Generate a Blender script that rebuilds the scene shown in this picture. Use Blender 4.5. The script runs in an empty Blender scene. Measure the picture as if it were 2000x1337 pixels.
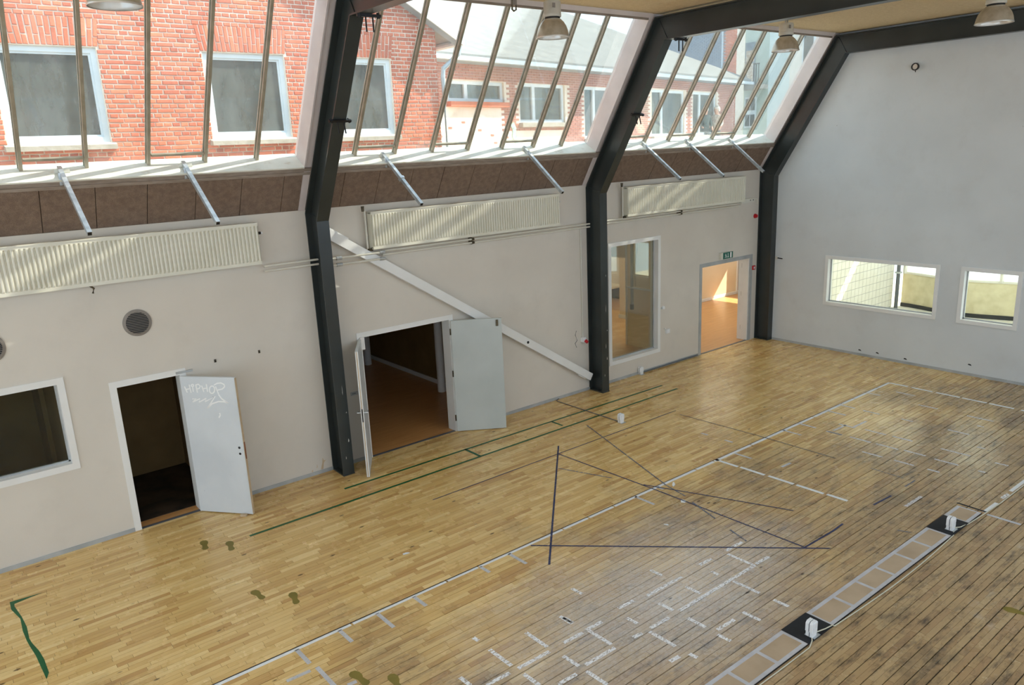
import bpy, bmesh, math, random
from mathutils import Vector, Matrix
random.seed(7)
scene = bpy.context.scene
col = scene.collection

# ------------------------------------------------------------------ camera
# frame used below: X along the window wall towards the far end, d = distance
# from that wall into the hall (Y = -d), z up; metres.
cam_d = bpy.data.cameras.new('camera')
cam = bpy.data.objects.new('camera', cam_d); col.objects.link(cam)
cam_d.sensor_width = 36.0
cam_d.lens = 36.0 * 1482.93 / 2000.0
cam_d.clip_end = 300
rt = Vector((0.7802, -0.6240, -0.0436)); up = Vector((0.1878, 0.1672, 0.9679))
rt.normalize(); fw = up.cross(rt).normalized(); up = rt.cross(fw).normalized()
M = Matrix((rt, up, -fw)).transposed().to_4x4()
M.translation = Vector((-5.159, -10.781, 4.875))
cam.matrix_world = M
scene.camera = cam

# ------------------------------------------------------------------ world, sun, exposure
world = bpy.data.worlds.new('world'); scene.world = world; world.use_nodes = True
bg = world.node_tree.nodes['Background']
bg.inputs[0].default_value = (0.66, 0.83, 1.0, 1); bg.inputs[1].default_value = 2.0
SUN = Vector((0.639, -0.254, 0.726))          # towards the sun
sd = bpy.data.lights.new('sun', 'SUN'); sd.energy = 8.8; sd.angle = math.radians(0.6); sd.color = (1.0, 0.93, 0.82)
so = bpy.data.objects.new('sun', sd); col.objects.link(so)
so.rotation_euler = SUN.to_track_quat('Z', 'Y').to_euler(); so.location = (20, 5, 30)
vs = scene.view_settings
vs.view_transform = 'Standard'; vs.look = 'None'; vs.gamma = 1.0; vs.use_curve_mapping = False
vs.exposure = 0.55

# ------------------------------------------------------------------ helpers
def lin(*c):
    r = []
    for v in c:
        v = v / 255.0
        r.append(v / 12.92 if v <= 0.04045 else ((v + 0.055) / 1.055) ** 2.4)
    return tuple(r) + (1.0,)
def V(X, d, z): return (X, -d, z)

class MB:
    """collects geometry in (X, d, z)"""
    def __init__(s): s.v = []; s.f = []; s.mi = []
    def add(s, vs_, fs, mi=0):
        o = len(s.v); s.v += [tuple(v) for v in vs_]; s.f += [tuple(i + o for i in f) for f in fs]; s.mi += [mi] * len(fs); return s
    def box(s, x0, x1, d0, d1, z0, z1, mi=0):
        p = [(x0,d0,z0),(x1,d0,z0),(x1,d1,z0),(x0,d1,z0),(x0,d0,z1),(x1,d0,z1),(x1,d1,z1),(x0,d1,z1)]
        return s.add(p, [(0,3,2,1),(4,5,6,7),(0,1,5,4),(1,2,6,5),(2,3,7,6),(3,0,4,7)], mi)
    def hexa(s, p, mi=0):
        return s.add(p, [(0,3,2,1),(4,5,6,7),(0,1,5,4),(1,2,6,5),(2,3,7,6),(3,0,4,7)], mi)
    def prism(s, poly, off, mi=0):
        n = len(poly); a = [Vector(p) for p in poly]; b = [p + Vector(off) for p in a]
        return s.add(a + b, [tuple(range(n)), tuple(range(2*n-1, n-1, -1))] + [(i, (i+1) % n, n+(i+1) % n, n+i) for i in range(n)], mi)
    def prism_x(s, poly_dz, x0, x1, mi=0):
        return s.prism([(x0, d, z) for d, z in poly_dz], (x1-x0, 0, 0), mi)
    def tube(s, pts, r, n=10, mi=0, square=False):
        pts = [Vector(p) for p in pts]; rings = []
        for i, p in enumerate(pts):
            t = (pts[min(i+1, len(pts)-1)] - pts[max(i-1, 0)]).normalized()
            a = t.cross(Vector((0,0,1)))
            if a.length < 1e-3: a = t.cross(Vector((1,0,0)))
            a.normalize(); b = t.cross(a).normalized()
            ph = math.pi/4 if square else 0
            rr = r[i] if isinstance(r, (list, tuple)) else r
            rings.append([p + a*math.cos(ph+2*math.pi*k/n)*rr + b*math.sin(ph+2*math.pi*k/n)*rr for k in range(n)])
        vs_ = [q for g in rings for q in g]; fs = []
        for i in range(len(pts)-1):
            for k in range(n):
                fs.append((i*n+k, i*n+(k+1) % n, (i+1)*n+(k+1) % n, (i+1)*n+k))
        fs.append(tuple(range(n-1, -1, -1))); fs.append(tuple((len(pts)-1)*n+k for k in range(n)))
        return s.add(vs_, fs, mi)
    def lathe(s, prof, c, n=28, mi=0, closed=False):
        vs_ = []; fs = []
        for r, z in prof:
            for k in range(n):
                a = 2*math.pi*k/n; vs_.append((c[0]+r*math.cos(a), c[1]+r*math.sin(a), c[2]+z))
        m = len(prof)
        for i in range(m-1):
            for k in range(n):
                fs.append((i*n+k, i*n+(k+1) % n, (i+1)*n+(k+1) % n, (i+1)*n+k))
        if closed:
            fs.append(tuple(range(n-1, -1, -1))); fs.append(tuple((m-1)*n+k for k in range(n)))
        return s.add(vs_, fs, mi)
    def ribbon(s, pts, w, f, h=0.001, mi=0):
        """flat strip of paint/tape on a plane; pts 2D, f maps (a,b,height) -> (X,d,z)"""
        P = [Vector((p[0], p[1])) for p in pts]
        L = []; Rr = []
        for i, p in enumerate(P):
            t = (P[min(i+1, len(P)-1)] - P[max(i-1, 0)]).normalized(); nn = Vector((-t.y, t.x))
            L.append(p + nn*w/2); Rr.append(p - nn*w/2)
        n = len(P); vs_ = [f(q.x, q.y, h) for q in L] + [f(q.x, q.y, h) for q in Rr] + [f(q.x, q.y, 0) for q in L] + [f(q.x, q.y, 0) for q in Rr]
        fs = []
        for i in range(n-1):
            fs += [(i, i+1, n+i+1, n+i), (2*n+i, i, i+1, 2*n+i+1)[::-1], (3*n+i, 3*n+i+1, n+i+1, n+i)[::-1]]
        fs += [(0, n, 3*n, 2*n), (n-1, 2*n-1, 4*n-1, 3*n-1)]
        return s.add(vs_, fs, mi)
    def build(s, name, mats, parent=None, smooth=False, origin=None, recalc=True):
        co = [V(*v) for v in s.v]
        xs, ys, zs = zip(*co)
        o = Vector(V(*origin)) if origin else Vector(((min(xs)+max(xs))/2, (min(ys)+max(ys))/2, min(zs)))
        me = bpy.data.meshes.new(name)
        me.from_pydata([(a-o.x, b-o.y, c-o.z) for a, b, c in co], [], s.f)
        if not isinstance(mats, (list, tuple)): mats = [mats]
        for m in mats: me.materials.append(m)
        if len(mats) > 1: me.polygons.foreach_set('material_index', s.mi)
        if recalc:
            bm = bmesh.new(); bm.from_mesh(me); bmesh.ops.recalc_face_normals(bm, faces=bm.faces); bm.to_mesh(me); bm.free()
        if smooth:
            me.shade_auto(smooth) if hasattr(me, 'shade_auto') else None
            for p in me.polygons: p.use_smooth = True
            try:
                me.set_sharp_from_angle(angle=math.radians(35))
            except Exception: pass
        return link(name, me, o, parent)

WL = {}
def link(name, data, loc, parent=None):
    ob = bpy.data.objects.new(name, data); col.objects.link(ob)
    loc = Vector(loc); WL[ob.name] = loc.copy()
    if parent is not None:
        ob.parent = parent; ob.location = loc - WL[parent.name]
    else: ob.location = loc
    return ob
def empty(name, X, d, z=0.0, parent=None):
    e = link(name, None, V(X, d, z), parent); e.empty_display_size = 0.2; return e
def tag(o, label, cat, group=None):
    o['label'] = label; o['category'] = cat
    if group: o['group'] = group
    return o
def struct(o, label=None, cat=None):
    o['kind'] = 'structure'
    if label: o['label'] = label
    if cat: o['category'] = cat
    return o
def dup(o, delta, parent=None):
    """copy of a thing and of its parts, moved by delta (X,d,z)"""
    c = o.copy(); col.objects.link(c)
    WL[c.name] = WL[o.name] + Vector(V(*delta))
    if parent is None:
        c.location = o.location + Vector(V(*delta))
    else:
        c.parent = parent; c.location = o.location.copy()
    for ch in list(o.children): dup(ch, delta, c)
    return c
def slab(x0, x1, z0, z1, holes, d0, d1, axis='x'):
    """wall with rectangular holes; axis 'x': runs along X with thickness d0..d1, axis 'd': runs along d with thickness in X"""
    us = sorted(set([x0, x1] + [h[0] for h in holes] + [h[1] for h in holes]))
    ws = sorted(set([z0, z1] + [h[2] for h in holes] + [h[3] for h in holes]))
    us = [u for u in us if x0 <= u <= x1]; ws = [w for w in ws if z0 <= w <= z1]
    def solid(i, j):
        if i < 0 or j < 0 or i >= len(us)-1 or j >= len(ws)-1: return False
        u = (us[i]+us[i+1])/2; w = (ws[j]+ws[j+1])/2
        return not any(h[0] < u < h[1] and h[2] < w < h[3] for h in holes)
    m = MB()
    P = (lambda u, t, w: (u, t, w)) if axis == 'x' else (lambda u, t, w: (t, u, w))
    for i in range(len(us)-1):
        for j in range(len(ws)-1):
            if not solid(i, j): continue
            a, b, c, e = us[i], us[i+1], ws[j], ws[j+1]
            m.add([P(a,d0,c),P(b,d0,c),P(b,d0,e),P(a,d0,e)], [(0,1,2,3)])
            m.add([P(a,d1,c),P(b,d1,c),P(b,d1,e),P(a,d1,e)], [(0,1,2,3)])
            if not solid(i-1, j): m.add([P(a,d0,c),P(a,d1,c),P(a,d1,e),P(a,d0,e)], [(0,1,2,3)])
            if not solid(i+1, j): m.add([P(b,d0,c),P(b,d1,c),P(b,d1,e),P(b,d0,e)], [(0,1,2,3)])
            if not solid(i, j-1): m.add([P(a,d0,c),P(b,d0,c),P(b,d1,c),P(a,d1,c)], [(0,1,2,3)])
            if not solid(i, j+1): m.add([P(a,d0,e),P(b,d0,e),P(b,d1,e),P(a,d1,e)], [(0,1,2,3)])
    return m

# ------------------------------------------------------------------ materials
def mat(name, c1, c2=None, scale=3.0, rough=0.6, metal=0.0, bump=0.0, bscale=None, vec=(1,1,1), lo=0.35, hi=0.65, spec=0.5, detail=4):
    m = bpy.data.materials.new(name); m.use_nodes = True
    nt = m.node_tree; b = nt.nodes['Principled BSDF']
    b.inputs['Roughness'].default_value = rough; b.inputs['Metallic'].default_value = metal
    b.inputs['Specular IOR Level'].default_value = spec
    g = nt.nodes.new('ShaderNodeNewGeometry'); mp = nt.nodes.new('ShaderNodeMapping'); mp.inputs['Scale'].default_value = vec
    nt.links.new(g.outputs['Position'], mp.inputs['Vector'])
    n = nt.nodes.new('ShaderNodeTexNoise'); n.inputs['Scale'].default_value = scale; n.inputs['Detail'].default_value = detail
    nt.links.new(mp.outputs[0], n.inputs['Vector'])
    r = nt.nodes.new('ShaderNodeValToRGB'); r.color_ramp.elements[0].position = lo; r.color_ramp.elements[1].position = hi
    r.color_ramp.elements[0].color = c1; r.color_ramp.elements[1].color = c2 or c1
    nt.links.new(n.outputs['Fac'], r.inputs[0]); nt.links.new(r.outputs[0], b.inputs['Base Color'])
    if bump:
        n2 = nt.nodes.new('ShaderNodeTexNoise'); n2.inputs['Scale'].default_value = bscale or scale*4; n2.inputs['Detail'].default_value = 3
        nt.links.new(mp.outputs[0], n2.inputs['Vector'])
        bp = nt.nodes.new('ShaderNodeBump'); bp.inputs['Strength'].default_value = bump; bp.inputs['Distance'].default_value = 0.01
        nt.links.new(n2.outputs['Fac'], bp.inputs['Height']); nt.links.new(bp.outputs[0], b.inputs['Normal'])
    return m
def mixcol(nt, fac, a, b, typ='MIX'):
    x = nt.nodes.new('ShaderNodeMix'); x.data_type = 'RGBA'; x.blend_type = typ
    for s_, v in ((0, fac), (6, a), (7, b)):
        if hasattr(v, 'is_linked') or hasattr(v, 'links'): nt.links.new(v, x.inputs[s_])
        else: x.inputs[s_].default_value = v
    return x.outputs[2]
def noise(nt, vec, scale, detail=4, rough=0.5):
    n = nt.nodes.new('ShaderNodeTexNoise'); n.inputs['Scale'].default_value = scale; n.inputs['Detail'].default_value = detail; n.inputs['Roughness'].default_value = rough
    nt.links.new(vec, n.inputs['Vector']); return n.outputs['Fac']
def ramp(nt, fac, p0, p1, c0=(0,0,0,1), c1=(1,1,1,1)):
    r = nt.nodes.new('ShaderNodeValToRGB'); r.color_ramp.elements[0].position = p0; r.color_ramp.elements[1].position = p1
    r.color_ramp.elements[0].color = c0; r.color_ramp.elements[1].color = c1
    nt.links.new(fac, r.inputs[0]); return r.outputs[0]
def mathn(nt, op, a, b=None):
    n = nt.nodes.new('ShaderNodeMath'); n.operation = op
    for i, v in enumerate((a, b)):
        if v is None: continue
        if hasattr(v, 'links'): nt.links.new(v, n.inputs[i])
        else: n.inputs[i].default_value = v
    return n.outputs[0]
def mapped(nt, scale, loc=(0,0,0), rot=(0,0,0)):
    g = nt.nodes.new('ShaderNodeNewGeometry'); mp = nt.nodes.new('ShaderNodeMapping')
    mp.inputs['Scale'].default_value = scale; mp.inputs['Location'].default_value = loc; mp.inputs['Rotation'].default_value = rot
    nt.links.new(g.outputs['Position'], mp.inputs['Vector']); return mp.outputs[0]

def wall_material():
    m = mat('white_plaster', lin(216,208,196), lin(223,215,203), 0.8, 0.75)
    nt = m.node_tree; b = nt.nodes['Principled BSDF']
    base = b.inputs['Base Color'].links[0].from_socket
    v = mapped(nt, (1,1,1))
    chips = ramp(nt, noise(nt, v, 9.0, 5, 0.7), 0.735, 0.75)
    c = mixcol(nt, mathn(nt, 'MULTIPLY', chips, 0.75), base, lin(120,108,98))
    smudge = ramp(nt, noise(nt, v, 1.7, 6, 0.65), 0.52, 0.8)
    c = mixcol(nt, mathn(nt, 'MULTIPLY', smudge, 0.16), c, lin(170,162,150))
    nt.links.new(c, b.inputs['Base Color'])
    bp = nt.nodes.new('ShaderNodeBump'); bp.inputs['Strength'].default_value = 0.15; bp.inputs['Distance'].default_value = 0.004
    nt.links.new(noise(nt, v, 60, 3), bp.inputs['Height']); nt.links.new(bp.outputs[0], b.inputs['Normal'])
    return m
M_wall = wall_material()
M_white = mat('white_paint', lin(234,233,229), lin(240,239,236), 2, 0.45)
M_wallfar = wall_material(); M_wallfar.name = 'sky_tinted_plaster'  # wall plaster copy with the sky's blue light tinted into its colour
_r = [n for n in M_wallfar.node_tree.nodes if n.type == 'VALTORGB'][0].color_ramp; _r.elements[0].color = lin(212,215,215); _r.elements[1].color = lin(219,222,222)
M_trimgrey = mat('grey_skirting_paint', lin(165,168,168), lin(185,187,186), 3, 0.5)
M_steel = mat('charcoal_steel_paint', lin(46,51,50), lin(54,59,58), 2.0, 0.30, spec=0.5)
M_chip = mat('chipped_paint', lin(190,188,182), lin(220,218,212), 20, 0.6)
def woodwool(name, a, b2, c3):
    m = mat(name, a, b2, 14, 0.9, bump=0.8, bscale=90, vec=(1,1,1), detail=6)
    nt = m.node_tree; b = nt.nodes['Principled BSDF']; base = b.inputs['Base Color'].links[0].from_socket
    v = mapped(nt, (1,2.5,2.5))
    st = ramp(nt, noise(nt, v, 70, 5, 0.75), 0.42, 0.6)
    nt.links.new(mixcol(nt, mathn(nt, 'MULTIPLY', st, 0.55), base, c3), b.inputs['Base Color'])
    return m
M_panel = woodwool('brown_woodwool', lin(128,106,90), lin(146,124,106), lin(96,78,66))
M_ceil = woodwool('straw_woodwool', lin(222,200,160), lin(234,214,176), lin(190,162,120))
M_trimwood = mat('dusty_brown_timber', lin(140,125,112), lin(160,146,134), 6, 0.7, vec=(1,6,6))
M_reveal = mat('pinkish_white_board', lin(212,200,196), lin(224,212,207), 2, 0.6)
def sill_material():
    m = mat('weathered_sill_paint', lin(222,222,210), lin(236,234,222), 3, 0.5)
    nt = m.node_tree; b = nt.nodes['Principled BSDF']; base = b.inputs['Base Color'].links[0].from_socket
    v = mapped(nt, (1,3,3)); st = ramp(nt, noise(nt, v, 4.5, 6, 0.7), 0.56, 0.72)
    nt.links.new(mixcol(nt, mathn(nt, 'MULTIPLY', st, 0.6), base, lin(176,150,110)), b.inputs['Base Color']); return m
M_sill = sill_material()
M_alu = mat('anodised_aluminium', lin(158,150,132), lin(176,168,150), 8, 0.45, metal=0.35)
M_galv = mat('galvanised_steel', lin(176,182,186), lin(208,212,214), 12, 0.35, metal=0.6)
M_black = mat('black_plastic', lin(16,16,18), lin(24,24,26), 10, 0.5)
M_rad = mat('cream_radiator_enamel', lin(222,218,200), lin(230,226,210), 2, 0.4)
M_pipe = mat('cream_pipe_paint', lin(214,210,196), lin(224,220,208), 4, 0.4)
M_brass = mat('dark_brass', lin(70,64,52), lin(110,100,80), 20, 0.4, metal=0.7)
M_grille = mat('taupe_vent_plastic', lin(134,126,118), lin(146,138,130), 5, 0.5)
M_doorw = mat('door_pale_paint', lin(206,210,212), lin(218,221,222), 1.5, 0.4)
def scuffed_door():
    m = mat('scuffed_door_paint', lin(208,213,217), lin(220,224,227), 1.5, 0.38)
    nt = m.node_tree; b = nt.nodes['Principled BSDF']; base = b.inputs['Base Color'].links[0].from_socket
    v = mapped(nt, (1,1,1)); st = ramp(nt, noise(nt, v, 11, 5, 0.75), 0.69, 0.73)
    nt.links.new(mixcol(nt, mathn(nt, 'MULTIPLY', st, 0.7), base, lin(70,70,72)), b.inputs['Base Color']); return m
M_doors = scuffed_door()
M_doorg = mat('door_grey_paint', lin(186,192,188), lin(196,201,197), 1.5, 0.45)
M_edge = mat('raw_timber_edge', lin(196,172,140), lin(212,190,158), 10, 0.6)
M_graf = mat('white_marker_paint', lin(250,250,248), None, 3, 0.35)
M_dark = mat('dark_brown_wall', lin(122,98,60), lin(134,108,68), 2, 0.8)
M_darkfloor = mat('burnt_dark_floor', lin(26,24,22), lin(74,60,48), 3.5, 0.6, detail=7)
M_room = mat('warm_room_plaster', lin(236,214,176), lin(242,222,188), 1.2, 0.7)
M_greenw = mat('green_exit_plastic', lin(12,98,82), None, 3, 0.4)
M_red = mat('red_plastic', lin(190,20,34), None, 3, 0.35)
M_plastic = mat('white_plastic', lin(232,234,236), lin(240,241,242), 4, 0.4)
M_navy = mat('dark_navy_seam', lin(30,44,62), None, 3, 0.5)
M_cable = mat('grey_cable', lin(92,94,98), None, 4, 0.5)
M_cablew = mat('cream_cable', lin(214,210,190), None, 4, 0.5)
M_mat = mat('black_board', lin(14,18,24), lin(20,24,30), 12, 0.7)
M_mdf = mat('tan_hardboard', lin(176,154,126), lin(192,170,142), 2.5, 0.6)
M_lampcup = mat('lamp_housing_cream', lin(196,190,176), lin(206,200,188), 6, 0.45)
M_lampshade = mat('ribbed_lamp_shade', lin(170,158,138), lin(192,182,164), 10, 0.3, metal=0.35)
M_lampin = mat('lamp_reflector', lin(222,216,206), None, 4, 0.25, metal=0.4)
M_olive = mat('olive_paint', lin(120,106,34), lin(132,116,42), 6, 0.5)

def tape_mat(name, c1, c2, worn=None, rough=0.45):
    m = mat(name, c1, c2, 8, rough)
    if worn is not None:
        nt = m.node_tree; b = nt.nodes['Principled BSDF']; out = nt.nodes['Material Output']
        v = mapped(nt, (1, 2.2, 1), rot=(0,0,0.6))
        k = ramp(nt, noise(nt, v, 26, 5, 0.65), worn-0.05, worn+0.05)
        t = nt.nodes.new('ShaderNodeBsdfTransparent'); mx = nt.nodes.new('ShaderNodeMixShader')
        nt.links.new(k, mx.inputs[0]); nt.links.new(b.outputs[0], mx.inputs[1]); nt.links.new(t.outputs[0], mx.inputs[2]); nt.links.new(mx.outputs[0], out.inputs[0])
    return m
M_tapew = tape_mat('white_tape', lin(226,228,228), lin(238,239,238))
M_tapeg = tape_mat('silver_grey_tape', lin(186,186,190), lin(200,200,204))
M_tapef = tape_mat('faded_tape', lin(206,202,204), lin(220,218,218), 0.58)
M_tapeworn = tape_mat('worn_white_paint', lin(236,236,238), lin(246,246,246), 0.55)
M_green = tape_mat('green_tape', lin(8,84,42), lin(12,96,50))
M_blue = tape_mat('navy_tape', lin(24,34,78), lin(34,46,92), 0.62)
M_blueg = tape_mat('faded_blue_tape', lin(86,96,116), lin(104,112,128), 0.55)
M_lined = tape_mat('dark_line', lin(48,22,18), lin(60,28,22))
def glass_mat(name, tint=(0.94,0.97,0.96,1), dust=0.05, refl=0.08, dustc=(0.85,0.87,0.86,1)):
    m = bpy.data.materials.new(name); m.use_nodes = True; nt = m.node_tree
    for n in list(nt.nodes):
        if n.type != 'OUTPUT_MATERIAL': nt.nodes.remove(n)
    out = [n for n in nt.nodes if n.type == 'OUTPUT_MATERIAL'][0]
    t = nt.nodes.new('ShaderNodeBsdfTransparent'); t.inputs[0].default_value = tint
    d = nt.nodes.new('ShaderNodeBsdfTranslucent'); d.inputs[0].default_value = dustc
    d2 = nt.nodes.new('ShaderNodeBsdfDiffuse'); d2.inputs[0].default_value = dustc
    a = nt.nodes.new('ShaderNodeMixShader'); a.inputs[0].default_value = 0.5; nt.links.new(d.outputs[0], a.inputs[1]); nt.links.new(d2.outputs[0], a.inputs[2])
    v = mapped(nt, (1,1,0.35)); k = ramp(nt, noise(nt, v, 2.5, 6, 0.7), 0.3, 0.75, (dust*0.5,)*3+(1,), (dust*1.5,)*3+(1,))
    mx = nt.nodes.new('ShaderNodeMixShader'); nt.links.new(k, mx.inputs[0]); nt.links.new(t.outputs[0], mx.inputs[1]); nt.links.new(a.outputs[0], mx.inputs[2])
    g = nt.nodes.new('ShaderNodeBsdfGlossy'); g.inputs['Roughness'].default_value = 0.03
    fr = nt.nodes.new('ShaderNodeFresnel'); fr.inputs[0].default_value = 1.45
    mx2 = nt.nodes.new('ShaderNodeMixShader'); nt.links.new(mathn(nt, 'MULTIPLY', fr.outputs[0], refl*12), mx2.inputs[0])
    nt.links.new(mx.outputs[0], mx2.inputs[1]); nt.links.new(g.outputs[0], mx2.inputs[2]); nt.links.new(mx2.outputs[0], out.inputs[0])
    return m
M_glass = glass_mat('dusty_skylight_glass', dust=0.075, refl=0.04)
M_glassin = glass_mat('interior_glass', tint=(0.93,0.95,0.9,1), dust=0.010, refl=0.03)
M_glassdark = glass_mat('grey_glass', tint=(0.5,0.55,0.52,1), dust=0.30, refl=0.06, dustc=(0.46,0.51,0.48,1))
M_frost = glass_mat('frosted_glass', tint=(0.9,0.95,1,1), dust=2.0, refl=0.02, dustc=(0.95,0.97,1,1))
M_opal = glass_mat('opal_glass', tint=(0.9,0.95,1,1), dust=2.0, refl=0.0, dustc=(0.95,0.95,0.92,1))
def brick_mat():
    m = mat('red_brick', lin(190,96,66), lin(212,116,84), 5, 0.9, bump=0.5, bscale=45)
    nt = m.node_tree; b = nt.nodes['Principled BSDF']; base = b.inputs['Base Color'].links[0].from_socket
    at = nt.nodes.new('ShaderNodeAttribute'); at.attribute_name = 'tone'
    r = ramp(nt, at.outputs['Fac'], 0.0, 1.0, lin(138,62,44), lin(226,134,100))
    c = mixcol(nt, 0.6, base, r)
    v = mapped(nt, (1,1,1)); dk = ramp(nt, noise(nt, v, 22, 4, 0.7), 0.62, 0.72)
    nt.links.new(mixcol(nt, mathn(nt, 'MULTIPLY', dk, 0.45), c, lin(96,52,42)), b.inputs['Base Color']); return m
M_brick = brick_mat()
def hazed_brick():  # red brick greyed to paint in the glass haze and blue shade
    m = M_brick.copy(); m.name = 'hazed_brick'; nt = m.node_tree; b = nt.nodes['Principled BSDF']; src = b.inputs['Base Color'].links[0].from_socket
    nt.links.new(mixcol(nt, 0.55, src, lin(160,132,124)), b.inputs['Base Color']); return m
M_brickhaze = hazed_brick()
M_mortar = mat('lime_mortar', lin(222,208,190), lin(234,221,206), 8, 0.95, bump=0.4)
M_brickflat = mat('far_brick', lin(190,104,76), lin(206,122,94), 6, 0.9)
M_limewash = mat('limewashed_brick', lin(226,220,208), lin(236,231,222), 3, 0.9)
M_winwhite = mat('bluish_white_frame', lin(206,216,222), lin(218,226,230), 3, 0.5)
M_stone = mat('cement_sill', lin(160,154,142), lin(178,172,160), 8, 0.9, bump=0.5)
M_roofg = mat('grey_roof_sheet', lin(118,118,114), lin(132,132,127), 2.5, 0.9, bump=0.2)
M_zinc = mat('zinc_gutter', lin(170,182,188), lin(190,200,206), 5, 0.5, metal=0.3)
M_slate = mat('slate_blue_render', lin(120,132,144), lin(134,146,156), 4, 0.9)
M_cream = mat('cream_render', lin(226,214,180), lin(234,222,192), 3, 0.9)
M_pale = mat('pale_blue_render', lin(206,222,226), lin(216,230,233), 3, 0.9)
M_asph = mat('roof_felt', lin(110,112,114), lin(126,128,130), 3, 0.95)
M_tile = mat('white_wall_tile', lin(236,230,216), lin(242,236,224), 3, 0.4)
M_grout = mat('grey_grout', lin(178,174,166), None, 3, 0.8)
M_beige = mat('beige_render', lin(214,204,170), lin(196,184,150), 4, 0.85, bump=0.3)
M_paving = mat('pale_paving', lin(206,200,186), lin(220,214,200), 4, 0.85)
M_browndoor = mat('varnished_brown_door', lin(122,66,34), lin(142,80,42), 5, 0.4, vec=(6,6,1))
M_skin = mat('skin', lin(196,150,126), lin(206,160,136), 5, 0.6)
M_hair = mat('grey_hair', lin(198,190,176), lin(216,208,196), 30, 0.7)
M_jacket = mat('dark_green_jacket', lin(62,78,74), lin(72,88,84), 6, 0.8)
M_shirt = mat('patterned_pale_shirt', lin(226,220,208), lin(168,140,120), 16, 0.8)
M_trouser = mat('grey_trousers', lin(84,88,94), lin(96,100,106), 6, 0.8)

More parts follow.
